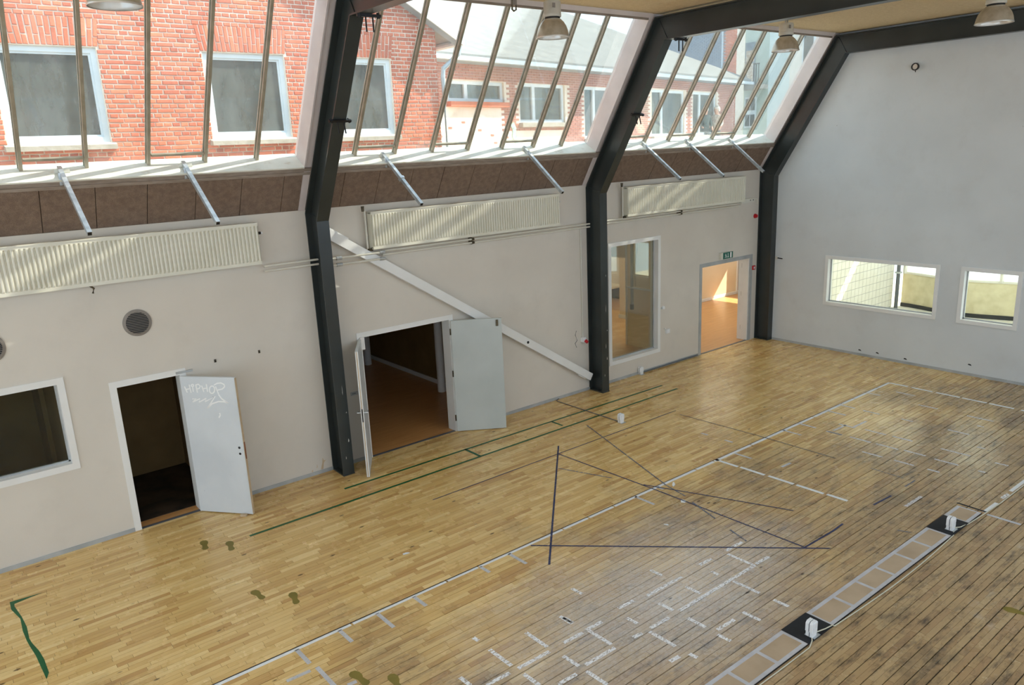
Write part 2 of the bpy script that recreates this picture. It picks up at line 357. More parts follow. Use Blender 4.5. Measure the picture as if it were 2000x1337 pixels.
def floor_mat():
    m = bpy.data.materials.new('worn_beech_parquet'); m.use_nodes = True; nt = m.node_tree; b = nt.nodes['Principled BSDF']
    at = nt.nodes.new('ShaderNodeAttribute'); at.attribute_name = 'tone'
    base = nt.nodes.new('ShaderNodeValToRGB'); cr = base.color_ramp
    cr.elements[0].position = 0.0; cr.elements[0].color = lin(202,158,96); cr.elements[1].position = 1.0; cr.elements[1].color = lin(246,214,150)
    e = cr.elements.new(0.5); e.color = lin(228,190,122)
    nt.links.new(at.outputs['Fac'], base.inputs[0])
    v = mapped(nt, (1.2, 22, 1))
    grain = ramp(nt, noise(nt, v, 6, 6, 0.6), 0.35, 0.7)
    c = mixcol(nt, mathn(nt, 'MULTIPLY', grain, 0.2), base.outputs[0], lin(160,116,70))
    p1 = mapped(nt, (1,1,1))
    # traffic wear: greyed varnish in the middle of the hall
    sep = nt.nodes.new('ShaderNodeSeparateXYZ'); nt.links.new(p1, sep.inputs[0])
    y = mathn(nt, 'MULTIPLY', sep.outputs['Y'], -1.0)
    big = noise(nt, p1, 0.55, 3, 0.55)
    zone = mathn(nt, 'ADD', mathn(nt, 'MULTIPLY', y, 0.13), mathn(nt, 'MULTIPLY', mathn(nt, 'SUBTRACT', big, 0.5), 1.1))
    zone = ramp(nt, zone, 0.47, 0.85)
    c = mixcol(nt, mathn(nt, 'MULTIPLY', zone, 0.66), c, lin(150,128,104))
    streak = mapped(nt, (0.8, 3.0, 1))
    dirt = ramp(nt, noise(nt, streak, 3.2, 8, 0.72), 0.5, 0.68)
    dz = mathn(nt, 'MULTIPLY', dirt, mathn(nt, 'ADD', mathn(nt, 'MULTIPLY', zone, 0.85), 0.10))
    c = mixcol(nt, dz, c, lin(86,74,62))
    scr = mapped(nt, (2.0, 9.0, 1), rot=(0,0,0.5)); s2 = ramp(nt, noise(nt, scr, 7, 8, 0.8), 0.6, 0.66)
    c = mixcol(nt, mathn(nt, 'MULTIPLY', s2, mathn(nt, 'MULTIPLY', zone, 0.75)), c, lin(56,46,38))
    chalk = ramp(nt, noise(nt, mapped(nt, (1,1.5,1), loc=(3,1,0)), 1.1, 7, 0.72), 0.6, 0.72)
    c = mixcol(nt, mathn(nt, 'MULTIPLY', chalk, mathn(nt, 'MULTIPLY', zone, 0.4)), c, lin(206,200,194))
    blot = ramp(nt, noise(nt, mapped(nt, (0.55, 1.1, 1), loc=(1.7, 4.2, 0)), 1.3, 8, 0.74), 0.53, 0.66)
    c = mixcol(nt, mathn(nt, 'MULTIPLY', blot, mathn(nt, 'MULTIPLY', zone, 0.55)), c, lin(92,80,68))
    # chalky, rubbed area around the old grid marks, with skylight sheen painted in
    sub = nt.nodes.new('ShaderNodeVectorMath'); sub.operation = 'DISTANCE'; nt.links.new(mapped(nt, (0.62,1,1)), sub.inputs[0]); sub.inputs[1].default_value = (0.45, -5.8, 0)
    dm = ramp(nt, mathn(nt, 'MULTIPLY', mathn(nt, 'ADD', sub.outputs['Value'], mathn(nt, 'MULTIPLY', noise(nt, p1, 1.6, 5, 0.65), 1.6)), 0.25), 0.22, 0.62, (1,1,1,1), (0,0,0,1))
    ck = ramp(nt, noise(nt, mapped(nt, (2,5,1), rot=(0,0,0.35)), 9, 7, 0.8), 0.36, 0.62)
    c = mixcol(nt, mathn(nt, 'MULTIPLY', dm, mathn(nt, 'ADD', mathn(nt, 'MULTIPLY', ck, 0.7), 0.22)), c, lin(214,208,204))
    vo = nt.nodes.new('ShaderNodeTexVoronoi'); vo.inputs['Scale'].default_value = 2.6; nt.links.new(mapped(nt, (0.7, 1.6, 1)), vo.inputs['Vector'])
    knots = ramp(nt, vo.outputs['Distance'], 0.045, 0.075, (1,1,1,1), (0,0,0,1))
    c = mixcol(nt, mathn(nt, 'MULTIPLY', knots, 0.8), c, lin(58,40,28))
    nt.links.new(c, b.inputs['Base Color'])
    rg = ramp(nt, noise(nt, p1, 2.2, 5, 0.6), 0.3, 0.75, (0.17,)*3+(1,), (0.36,)*3+(1,))
    nt.links.new(rg, b.inputs['Roughness'])
    bp = nt.nodes.new('ShaderNodeBump'); bp.inputs['Strength'].default_value = 0.12; bp.inputs['Distance'].default_value = 0.004
    nt.links.new(noise(nt, mapped(nt, (2,14,1)), 9, 4), bp.inputs['Height']); nt.links.new(bp.outputs[0], b.inputs['Normal'])
    return m
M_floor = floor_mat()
M_under = mat('dark_subfloor_gap', lin(34,24,18), lin(44,32,24), 4, 0.9)
M_annexfloor = mat('varnished_annex_floor', lin(196,140,84), lin(214,160,102), 2.5, 0.3, vec=(0.6,12,1))

# ------------------------------------------------------------------ dimensions
XN, XF, W = -11.9, 11.165, 14.4           # near end, far wall, hall width
CS, SN = 0.525, 0.851                     # slope of the glazed roof side
FR = [-0.405, 5.33, 11.07]                # steel frame centres
def S(X, a, t):                            # a along the slope, t outwards
    return (X, CS*a - SN*t, 4.125 + SN*a + CS*t)
A0, A1, TG = 0.73, 3.22, 0.276
ZC = 6.93
# ------------------------------------------------------------------ hall floor
floor = struct(MB().box(XN, XF, 0, W, -0.08, -0.014).build('floor', M_under))
def proj(X, d, z=0.0):
    q = Vector(V(X, d, z)) - Vector((-5.159, -10.781, 4.875))
    dep = q.dot(fw)
    if dep < 0.1: return None
    return 1000 + 1482.93*q.dot(rt)/dep, 668.5 - 1482.93*q.dot(up)/dep, dep
RW = 0.0645
staves = []
row = 0; d = 0.0
rng = random.Random(3)
while d < W - 0.001:
    worn = d > 3.9
    gl = 0.0024 if row % 2 == 0 else 0.0011
    gr = 0.0011 if row % 2 == 0 else 0.0024
    if worn:
        k = rng.choice((0.6, 1.0, 1.3))
        if row % 2 == 0: gl = 0.0044*k
        else: gr = 0.0044*k
    d1 = min(d + RW, W)
    x = XN - rng.uniform(0, 0.5)
    tone_row = rng.uniform(-0.08, 0.08)
    while x < XF:
        L = rng.uniform(0.32, 0.62); xa, xb = max(x, XN), min(x + L, XF)
        if xb - xa > 0.02:
            staves.append((xa, xb, d, d1, gl, gr, min(1, max(0, rng.gauss(0.5, 0.24) + tone_row)), rng.uniform(-0.0006, 0.0004)))
        x += L
    d = d1; row += 1
def stave_geo(s):
    xa, xb, a, b, gl, gr, t, h = s
    e = 0.0013; a1, b1 = a + gl, b - gr
    vs_ = [(xa+e, a1, -0.014), (xb-e, a1, -0.014), (xb-e, b1, -0.014), (xa+e, b1, -0.014), (xa+e, a1, h), (xb-e, a1, h), (xb-e, b1, h), (xa+e, b1, h)]
    return vs_, [(4,7,6,5), (0,4,5,1), (1,5,6,2), (2,6,7,3), (3,7,4,0)]
def tone_attr(me, tones):
    at = me.attributes.new('tone', 'FLOAT', 'FACE'); at.data.foreach_set('value', tones)
scored = []
for i, s in enumerate(staves):
    c = proj((s[0]+s[1])/2, (s[2]+s[3])/2)
    if c and -40 < c[0] < 2040 and -40 < c[1] < 1377:
        scored.append(((s[1]-s[0]) * (1.0/c[2])**3, i))
scored.sort(reverse=True); single = set(i for _, i in scored[:300])
rest = MB(); tones = []
for i, s in enumerate(staves):
    vs_, fs = stave_geo(s)
    if i in single:
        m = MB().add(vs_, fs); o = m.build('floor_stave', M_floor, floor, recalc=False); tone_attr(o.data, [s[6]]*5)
    else:
        rest.add(vs_, fs); tones += [s[6]]*5
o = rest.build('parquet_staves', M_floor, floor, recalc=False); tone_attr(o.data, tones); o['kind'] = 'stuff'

# ------------------------------------------------------------------ walls
DOORS = {1: (-3.37, -2.575, 2.05), 2: (0.215, 1.895, 2.05), 3: (8.85, 10.70, 2.05)}
ow_ = 0.07
holes = [(-6.6-ow_, -4.03+ow_, 1.18-ow_, 2.245+ow_)] + [(a-ow_, b+ow_, -1, h+ow_) for a, b, h in DOORS.values()] + [(5.90-ow_, 7.33+ow_, 0.45-ow_, 2.855+ow_)]
wl = struct(slab(XN, XF+0.25, 0, 4.125, holes, -0.22, 0.0).build('wall_left', M_wall))
# brown acoustic boards on the lower slope
edges = {0: [-6.0, -5.6, -5.05, -4.455, -3.856, -3.265, -2.671, -2.07, -1.468, -0.874, -0.60], 1: [-0.21, 0.059, 0.646, 1.236, 1.821, 2.424, 3.011, 3.60, 4.197, 4.79, 5.14],
         2: [5.52, 5.81, 6.407, 7.016, 7.582, 8.184, 8.789, 9.37, 9.985, 10.564, 10.90]}
for bay, ee in edges.items():
    for a, b in zip(ee[:-1], ee[1:]):
        g = 0.004; j = random.uniform(-0.003, 0.003)
        p = [S(a+g, 0.004, 0.03), S(b-g, 0.004, 0.03), S(b-g, 0.004, 0.0+j), S(a+g, 0.004, 0.0+j), S(a+g, 0.612, 0.03), S(b-g, 0.612, 0.03), S(b-g, 0.612, 0.0+j), S(a+g, 0.612, 0.0+j)]
        MB().hexa(p).build('acoustic_board', M_panel, wl)
bk = MB(); q = [S(XN, -0.12, 0.03), S(XF+0.25, -0.12, 0.03), S(XF+0.25, -0.12, 0.30), S(XN, -0.12, 0.30), S(XN, 0.70, 0.03), S(XF+0.25, 0.70, 0.03), S(XF+0.25, 0.70, 0.30), S(XN, 0.70, 0.30)]
bk.hexa(q).build('slope_backing', M_under, wl)
# far wall: lower slab with windows + gable above
FW = [(1.755, 4.09, 1.13, 2.12), (4.64, 5.58, 1.13, 2.12)]
wf = struct(slab(-0.22, W+0.2, 0, 4.10, [(a-0.06, b+0.06, c-0.06, e+0.06) for a, b, c, e in FW], XF, XF+0.2, axis='d').build('wall_far', M_wallfar))
MB().prism_x([(-0.02, 4.10), (1.72, 6.95), (W-1.72, 6.95), (W+0.02, 4.10)], XF, XF+0.2).build('gable', M_wallfar, wf)
wn = struct(slab(-0.2, W+0.2, 0, 7.0, [(1.0, 4.9, 0.7, 5.4), (5.2, 9.1, 0.7, 5.4), (9.4, 13.3, 0.7, 5.4)], XN-0.2, XN, axis='d').build('wall_near', M_wall))  # unseen end wall; its tall windows are added for blue sky fill
for a in (1.0, 5.2, 9.4):
    for k in range(1, 3): MB().box(XN-0.14, XN-0.06, a+1.3*k-0.03, a+1.3*k+0.03, 0.7, 5.4).build('mullion', M_white, wn)
    MB().box(XN-0.14, XN-0.06, a, a+3.9, 2.95, 3.01).build('transom', M_white, wn)
wr = struct(slab(XN, XF+0.2, 0, 4.125, [(x, x+2.45, 2.3, 3.9) for x in (-11.5, -8.8, -5.8, -3.1, -0.1, 2.6, 5.6, 8.3)], W, W+0.22).build('wall_right', M_wall))  # unseen wall; window openings added to raise the light in the hall
def Sr(X, a, t):
    X_, d_, z_ = S(X, a, t); return (X_, W - d_, z_)
for bx in [(XN, -6.3), (-5.98, -0.6), (-0.2, 5.14), (5.52, XF)]:
    pass
m = MB()
for c in [XN+0.05, -6.14] + FR:
    m.hexa([Sr(c-0.19, A0, 0), Sr(c+0.19, A0, 0), Sr(c+0.19, A0, TG), Sr(c-0.19, A0, TG), Sr(c-0.19, A1, 0), Sr(c+0.19, A1, 0), Sr(c+0.19, A1, TG), Sr(c-0.19, A1, TG)])
m.hexa([Sr(XN, -0.12, 0), Sr(XF, -0.12, 0), Sr(XF, -0.12, 0.3), Sr(XN, -0.12, 0.3), Sr(XN, A0, 0), Sr(XF, A0, 0), Sr(XF, A0, 0.3), Sr(XN, A0, 0.3)])
m.build('slope_casing', M_reveal, wr)
# ceiling of wood-wool boards
ceil = struct(MB().box(XN, XF+0.2, 1.68, W-1.68, ZC+0.05, ZC+0.3).build('ceiling', M_under))
cx = [XN] + [-6.14, -0.405, 5.33, XF]
for x0, x1 in zip(cx[:-1], cx[1:]):
    for d0 in (1.68, 2.42, 4.62, 6.82, 9.02, 11.22):
        d1 = {1.68: 2.42}.get(d0, min(d0+2.2, W-1.68))
        MB().box(x0+0.003, x1-0.003, d0+0.003, d1-0.003, ZC, ZC+0.05).build('ceiling_board', M_ceil, ceil)

for dd, z in ((2.62, 0.115), (3.02, 0.12), (3.63, 0.10), (4.9, 0.22)):
    MB().prism([(XF, dd-0.035, z), (XF, dd+0.04, z-0.012), (XF, dd+0.02, z+0.02), (XF, dd-0.02, z+0.025)], (-0.0012, 0, 0)).build('scuff_mark', M_black, wf)
# ------------------------------------------------------------------ skirting
def skirting(name, segs, axis):
    m = MB()
    for a, b in segs:
        if axis == 'x': m.box(a, b, 0.001, 0.016, 0.0, 0.055)
        else: m.box(XF-0.016, XF-0.001, a, b, 0.0, 0.055)
    return struct(m.build(name, M_trimgrey))
skirting('baseboard_left', [(XN, -3.455), (-2.49, 0.13), (1.98, 8.77)], 'x')
skirting('baseboard_far', [(0.39, W)], 'd')

# ------------------------------------------------------------------ slope windows
BARS = {1: [-5.37, -4.67, -3.975, -3.29, -2.585, -1.88, -1.185], 2: [0.31, 0.995, 1.68, 2.385, 3.105, 3.81, 4.475], 3: [6.03, 6.728, 7.45, 8.185, 8.89, 9.60, 10.235]}
ENDS = {1: (-5.95, -0.60), 2: (-0.21, 5.14), 3: (5.52, 10.91)}
OPEN = {1: [2, 4], 2: [0, 2, 4], 3: [0, 2, 4]}
def sbox(m, x0, x1, a0, a1, t0, t1):
    return m.hexa([S(x0,a0,t0), S(x1,a0,t0), S(x1,a0,t1), S(x0,a0,t1), S(x0,a1,t0), S(x1,a1,t0), S(x1,a1,t1), S(x0,a1,t1)])
for n in (1, 2, 3):
    e0, e1 = ENDS[n]
    w = struct(empty('window_%d' % n, (e0+e1)/2, 0.3, 4.6))
    sbox(MB(), e0, e1, A0-0.02, A0, -0.012, 0.36).build('sill_board', M_sill, w)
    tb = MB(); sbox(tb, e0-0.19 if n > 1 else e0, e1+0.19, 0.655, A0-0.02, -0.010, 0.05); tb.build('sill_apron', M_trimwood, w)
    tb = MB(); sbox(tb, e0-0.19 if n > 1 else e0, e1+0.19, 0.612, 0.655, -0.022, 0.05); tb.build('cover_moulding', M_trimwood, w)
    for x0, x1 in ((e0-0.02, e0), (e1, e1+0.02)):
        sbox(MB(), x0, x1, A0, A1+0.1, -0.005, 0.33).build('reveal_board', M_reveal, w)
    for x0, x1 in ((e0-0.10, e0), (e1, e1+0.10)):
        sbox(MB(), x0, x1, 0.0, 0.66, -0.012, 0.03).build('side_trim', M_reveal, w)
    # casing behind the steel frame
    sbox(MB(), e1+0.02, e1+0.37, A0-0.1, A1+0.2, 0.02, 0.33).build('pier_casing', M_reveal, w)
    f = MB(); f.box(e0, e1, 1.655, 1.68, 6.835, ZC+0.05); f.build('head_fascia', M_trimwood, w)
    sbox(MB(), e0, e1, A1, A1+0.22, 0.0, 0.275).build('head_casing', M_reveal, w)
    xs = [e0] + BARS[n] + [e1]
    for x in BARS[n]:
        b = MB(); sbox(b, x-0.019, x+0.019, A0, A1, TG-0.05, TG-0.006); ob = b.build('glazing_bar', M_alu, w)
        b = MB(); sbox(b, x-0.028, x+0.028, A0, A1, TG+0.008, TG+0.03); b.build('bar_cap', M_alu, ob)
    for k in range(len(xs)-1):
        x0, x1 = xs[k], xs[k+1]
        pm = MB(); sbox(pm, x0+0.002, x1-0.002, A0, A1, TG-0.003, TG+0.003); pm.build('pane', M_glass, w)
        if k-1 in OPEN[n]:
            r = MB(); sbox(r, x0+0.03, x1-0.03, A0+0.115, A0+0.145, TG-0.045, TG-0.008); r.build('opening_rail', M_alu, w)
# stay tubes of the opening lights
STAY = [(-3.59, 1.40, 4.172, 'left-hand stay tube of the slanted window above the nearest radiator'), (-2.179, 1.30, 4.150, 'stay tube near the right end of the nearest radiator'),
        (0.745, 1.255, 4.145, 'stay tube with a clip halfway, pointing at the left of the middle radiator'), (3.546, 1.20, 4.118, 'stay tube hanging over the right end of the middle radiator'),
        (6.578, 1.205, 4.160, 'leftmost of three stay tubes over the farthest radiator'), (7.923, 1.205, 4.140, 'middle of three stay tubes over the farthest radiator'), (9.391, 1.15, 4.150, 'rightmost of three stay tubes, ending beside the far corner frame')]
for i, (x, d1, z1, lab) in enumerate(STAY):
    p0 = Vector(S(x, A0+0.03, TG-0.06)); p1 = Vector((x, d1, z1)); u = (p1-p0).normalized()
    t = empty('window_stay', x, d1, z1)
    tag(t, 'square ' + lab, 'stay tube', 'window stay tubes')
    h = 0.025
    nrm = Vector((1,0,0)); bn = u.cross(nrm).normalized()
    def sq(m, a, b, h):
        m.hexa([a-nrm*h-bn*h, a+nrm*h-bn*h, a+nrm*h+bn*h, a-nrm*h+bn*h, b-nrm*h-bn*h, b+nrm*h-bn*h, b+nrm*h+bn*h, b-nrm*h+bn*h])
    m = MB(); sq(m, p0, p1, h); m.build('outer_tube', M_galv, t)
    m = MB(); sq(m, p1-u*0.02, p1+u*0.002, h*0.8); m.build('end_opening', M_black, t)
    m = MB(); m.box(x-0.06, x+0.10, p0.y+0.02, p0.y+0.05, p0.z-0.06, p0.z-0.02); m.build('hinge_lug', M_sill, t)
    m = MB(); c = p0 + u*0.16; m.hexa([c+Vector(v)*1 for v in ((-0.045,-0.03,-0.12),(-0.015,-0.03,-0.12),(-0.015,0.03,-0.12),(-0.045,0.03,-0.12),(-0.045,-0.03,0.02),(-0.015,-0.03,0.02),(-0.015,0.03,0.02),(-0.045,0.03,0.02))]); m.build('side_bracket', M_galv, t)
    if i == 2:
        m = MB(); sq(m, p0+u*0.62, p0+u*0.67, 0.036); m.build('clip', M_galv, t)

# ------------------------------------------------------------------ steel portal frames
I_ = [(0.38, 0.0), (0.38, 3.97), (1.94, 6.50), (W-1.94, 6.50), (W-0.38, 3.97), (W-0.38, 0.0)]
O_ = [(0.0, 0.0), (0.0, 4.078), (1.728, 6.88), (W-1.728, 6.88), (W, 4.078), (W, 0.0)]
def lerp_(a, b, t): return (a[0]+(b[0]-a[0])*t, a[1]+(b[1]-a[1])*t)
tf = 0.018/0.38
FL = ['charcoal steel portal frame beside the white double doors, nearest the camera', 'charcoal steel portal frame at the foot of the white diagonal brace', 'charcoal steel portal frame standing in the corner against the end wall']
for k, c in enumerate(FR):
    t = empty('steel_frame', c, 0.19, 0)
    tag(t, FL[k], 'steel frame', 'steel portal frames')
    Ii = [lerp_(a, b, tf) for a, b in zip(I_, O_)]; Oi = [lerp_(b, a, tf) for a, b in zip(I_, O_)]
    for nm, P, Q in (('inner_flange', I_, Ii), ('outer_flange', O_, Oi)):
        m = MB()
        for i in range(5):
            m.prism_x([P[i], P[i+1], Q[i+1], Q[i]], c-0.095, c+0.095)
        m.build(nm, M_steel, t)
    m = MB()
    for i in range(5): m.prism_x([Ii[i], Ii[i+1], Oi[i+1], Oi[i]], c-0.006, c+0.006)
    m.build('web', M_steel, t)
    for j in (1, 2, 3, 4):
        a, b = I_[j], O_[j]; dx, dz = b[0]-a[0], b[1]-a[1]; L = math.hypot(dx, dz); nx, nz = -dz/L*0.004, dx/L*0.004
        MB().prism_x([(a[0]+nx, a[1]+nz), (b[0]+nx, b[1]+nz), (b[0]-nx, b[1]-nz), (a[0]-nx, a[1]-nz)], c-0.018, c+0.018).build('mitre_weld', M_steel, t)
    for dd in (0.19, W-0.19):
        MB().box(c-0.095, c+0.095, dd-0.2, dd+0.2, 0.0, 0.022).build('base_plate', M_steel, t)
    for (z, sx_, w_, h_) in [(0.55, 0.05, 0.02, 0.05), (0.28, -0.02, 0.012, 0.04), (1.02, 0.06, 0.02, 0.02), (1.35, 0.03, 0.008, 0.12), (0.75, 0.02, 0.012, 0.08), (1.9, 0.04, 0.01, 0.03)][:4 if k == 0 else 6]:
        if k == 2: continue
        zz = z*(1.0 if k == 0 else 1.25)
        MB().prism([(c+sx_-w_/2, 0.38, zz), (c+sx_, 0.38, zz-h_*0.3), (c+sx_+w_/2, 0.38, zz+h_*0.2), (c+sx_, 0.38, zz+h_)], (0, 0.0008, 0)).build('paint_chip', M_chip, t)
# clamps with prongs on the frames
def clamp(X, d, z, n, lab):
    t = empty('clamp_bracket', X, d, z); tag(t, lab, 'bracket', 'pronged clamps on the steel frames')
    n = Vector(n).normalized(); p = Vector((X, d, z)) + n*0.012
    s = n.cross(Vector((1,0,0))).normalized()
    m = MB(); m.hexa([p+Vector((sx*0.16,0,0))+n*a+s*b for a in (-0.012, 0.022) for sx, b in ((-1,-0.015),(1,-0.015),(1,0.015),(-1,0.015))]); m.build('cross_bar', M_black, t)
    for sx in (-0.045, 0.05):
        m = MB(); m.tube([p+Vector((sx,0,0)), p+Vector((sx,0,0))+Vector((0,0,-0.14))+n*0.05], 0.010, 8); m.build('prong', M_black, t)
    for sx in (-0.125, 0.125):
        m = MB(); q = p+Vector((sx,0,0)); m.tube([q-n*0.03, q+n*0.035], 0.020, 8); m.build('bolt', M_black, t)
ndiag = (0.851, -0.525)
clamp(FR[0]+0.06, 2.13, 6.50, (0, 0.02, -1), 'black pronged clamp under the roof beam at the top of the picture, nearest frame')
clamp(FR[0], 0.38+0.525*1.60, 3.97+0.851*1.60, (0, SN, -CS), 'black pronged clamp halfway up the sloping leg of the nearest frame')
clamp(FR[1]+0.06, 2.15, 6.50, (0, 0.02, -1), 'black pronged clamp under the roof beam of the middle frame')
clamp(FR[1], 0.38+0.525*1.63, 3.97+0.851*1.63, (0, SN, -CS), 'black pronged clamp halfway up the sloping leg of the middle frame')

# ------------------------------------------------------------------ diagonal brace
t = empty('diagonal_brace', 5.15, 0.12, 0.28); tag(t, 'white box-section brace running diagonally down the wall behind the open double door', 'brace')
a = Vector((-0.36, 0.09, 3.84)); b = Vector((5.17, 0.09, 0.31)); u = (b-a).normalized(); n1 = Vector((0,1,0)); n2 = u.cross(n1).normalized()
m = MB(); m.hexa([q + n1*s1*0.055 + n2*s2*0.072 for q in (a, b) for s1, s2 in ((-1,-1),(1,-1),(1,1),(-1,1))]); m.build('tube', M_white, t)
m = MB(); m.hexa([q + n1*s1*0.02 + n2*(s2*0.012+0.085) for q in (a+u*0.05, a+u*0.5) for s1, s2 in ((-1,-1),(1,-1),(1,1),(-1,1))]); m.build('splice_plate', M_white, t)
m = MB(); m.hexa([q + n1*s1*0.02 + n2*(s2*0.012-0.08) for q in (b-u*0.32, b-u*0.12) for s1, s2 in ((-1,-1),(1,-1),(1,1),(-1,1))]); m.build('lower_lug', M_white, t)
c = a + u*4.62 + n1*0.056; m = MB(); m.tube([c, c+n1*0.006], 0.026, 16); m.build('sticker', M_black, t)
m = MB(); m.prism([b+Vector((0.0,-0.02,-0.1)), b+Vector((0.08,-0.02,-0.1)), b+Vector((0.08,-0.02,0.02)), b+Vector((-0.05,-0.02,0.05))], (0,0.03,0)); m.build('gusset', M_steel, t)

# ------------------------------------------------------------------ radiators and pipes
def radiator(x0, x1, lab):
    t = empty('radiator', (x0+x1)/2, 0.14, 3.455); tag(t, lab, 'radiator', 'long panel radiators under the slanted windows')
    z0, z1 = 3.455, 4.012; n = 75; p = (x1-x0)/n
    prof = []
    for i in range(n):
        a = x0 + i*p
        prof += [(a, 0.178), (a+p*0.22, 0.178), (a+p*0.38, 0.201), (a+p*0.5, 0.205), (a+p*0.74, 0.205), (a+p*0.86, 0.201)]
    prof += [(x1, 0.178)]
    m = MB(); N = len(prof); zz = [z0, z0+0.03, z0+0.05, z1-0.05, z1-0.03, z1]
    vs_ = []
    for j, z in enumerate(zz):
        for x, dd in prof: vs_.append((x, 0.198 if j in (0, 1, 4, 5) else dd, z))
    fs = [(j*N+i, j*N+i+1, (j+1)*N+i+1, (j+1)*N+i) for j in range(5) for i in range(N-1)]
    m.add(vs_, fs)
    m.add([(x0,0.172,z0),(x1,0.172,z0),(x1,0.172,z1),(x0,0.172,z1)], [(0,1,2,3)])
    for q in (0, 1):
        xx = (x0, x1)[q]; m.add([(xx,0.172,z0),(xx,0.198,z0),(xx,0.198,z1),(xx,0.172,z1)], [(0,1,2,3)])
    m.build('front_panel', M_rad, t, recalc=False)
    MB().box(x0, x1, 0.075, 0.09, z0, z1).build('rear_panel', M_rad, t)
    m = MB(); m.box(x0, x1, 0.06, 0.205, z1, z1+0.012); m.build('top_cover', M_rad, t)
    for xx in (x0-0.004, x1-0.002): MB().box(xx, xx+0.006, 0.07, 0.19, z0+0.02, z1-0.02).build('end_plate', M_rad, t)
    MB().box(x0, x1, 0.07, 0.20, z0-0.012, z0).build('bottom_edge', M_rad, t)
    MB().tube([(x0-0.05, 0.10, z0-0.06), (x0-0.05, 0.10, z1+0.03)], 0.016, 8).build('riser', M_pipe, t)
    MB().tube([(x0-0.09, 0.12, z1+0.02), (x0-0.09, 0.12, z1+0.10)], [0.02, 0.026], 10).build('valve_knob', M_brass, t)
    MB().tube([(x0-0.06, 0.12, z0-0.02), (x0+0.02, 0.12, z0-0.02)], 0.022, 8).build('valve', M_brass, t)
    MB().tube([(x1, 0.12, z1-0.14), (x1+0.06, 0.12, z1-0.14)], 0.020, 8).build('air_vent', M_black, t)
    MB().tube([(x1+0.06, 0.12, z1-0.14), (x1+0.085, 0.12, z1-0.14)], 0.016, 8).build('vent_cap', M_plastic, t)
    for xx in (x0+1.56, x0+3.3):
        MB().box(xx-0.02, xx+0.02, 0.0, 0.075, z0+0.05, z1-0.1).build('wall_bracket', M_galv, t)
    return t
radiator(-5.20, -1.302, 'cream ribbed radiator cut off by the left edge, nearest the camera')
radiator(0.475, 4.375, 'cream ribbed radiator above the diagonal brace, between the two full frames')
radiator(6.205, 10.14, 'cream ribbed radiator farthest from the camera, above the tall inner window')
def pipe_pair(x0, x1, za, zb, lab, clip=None, dp=0.11):
    t = empty('heating_pipes', (x0+x1)/2, 0.11, zb); tag(t, lab, 'pipe', 'paired heating pipes')
    for z in (za, zb):
        MB().tube([(x0, dp, z), (x1, dp, z)], 0.0155, 10).build('pipe', M_pipe, t)
    if clip:
        for xc in clip:
            m = MB(); m.box(xc-0.012, xc+0.012, 0.002, 0.094, zb-0.03, za+0.03); m.build('pipe_bracket', M_brass, t)
            for z in (za, zb): MB().tube([(xc-0.02,0.11,z),(xc+0.03,0.11,z)], 0.024, 10).build('pipe_clip', M_brass, t)
    return t
pipe_pair(-1.25, -0.42, 3.395, 3.325, 'short cream pipe pair right of the nearest radiator, ending at the frame')
m = pipe_pair(-0.33, 0.64, 3.382, 3.283, 'cream pipe pair crossing in front of the top of the diagonal brace', dp=0.18)
for z in (3.382, 3.283):
    for xc in (-0.16, 0.58): MB().tube([(xc,0.18,z),(xc+0.09,0.18,z)], 0.027, 10).build('union_nut', M_galv, m)
pipe_pair(0.66, 5.22, 3.392, 3.335, 'thin cream pipe pair running below the middle radiator', clip=[2.42])
pipe_pair(5.44, 10.09, 3.405, 3.35, 'thin cream pipe pair running below the farthest radiator', clip=[7.95])
t = empty('pipe_manifold', 10.5, 0.1, 3.36); tag(t, 'white pipe connector box beside the far frame, end of the pipes', 'pipe fitting')
MB().box(10.1, 10.62, 0.07, 0.13, 3.40, 3.49).build('casing', M_pipe, t)
MB().tube([(10.62,0.10,3.46),(10.74,0.10,3.46),(10.76,0.10,3.42),(10.76,0.10,3.34)], 0.016, 8).build('elbow', M_pipe, t)
for x in (10.44, 10.55): MB().tube([(x,0.13,3.45),(x,0.136,3.45)], 0.014, 10).build('port', M_black, t)
t = empty('pipe_stub', -2.85, 0.1, 3.34); tag(t, 'small brass hook and pipe stub hanging under the nearest radiator', 'pipe fitting')
MB().tube([(-3.48,0.12,3.44),(-3.44,0.12,3.40),(-3.46,0.12,3.34)], 0.014, 8).build('stub', M_brass, t)

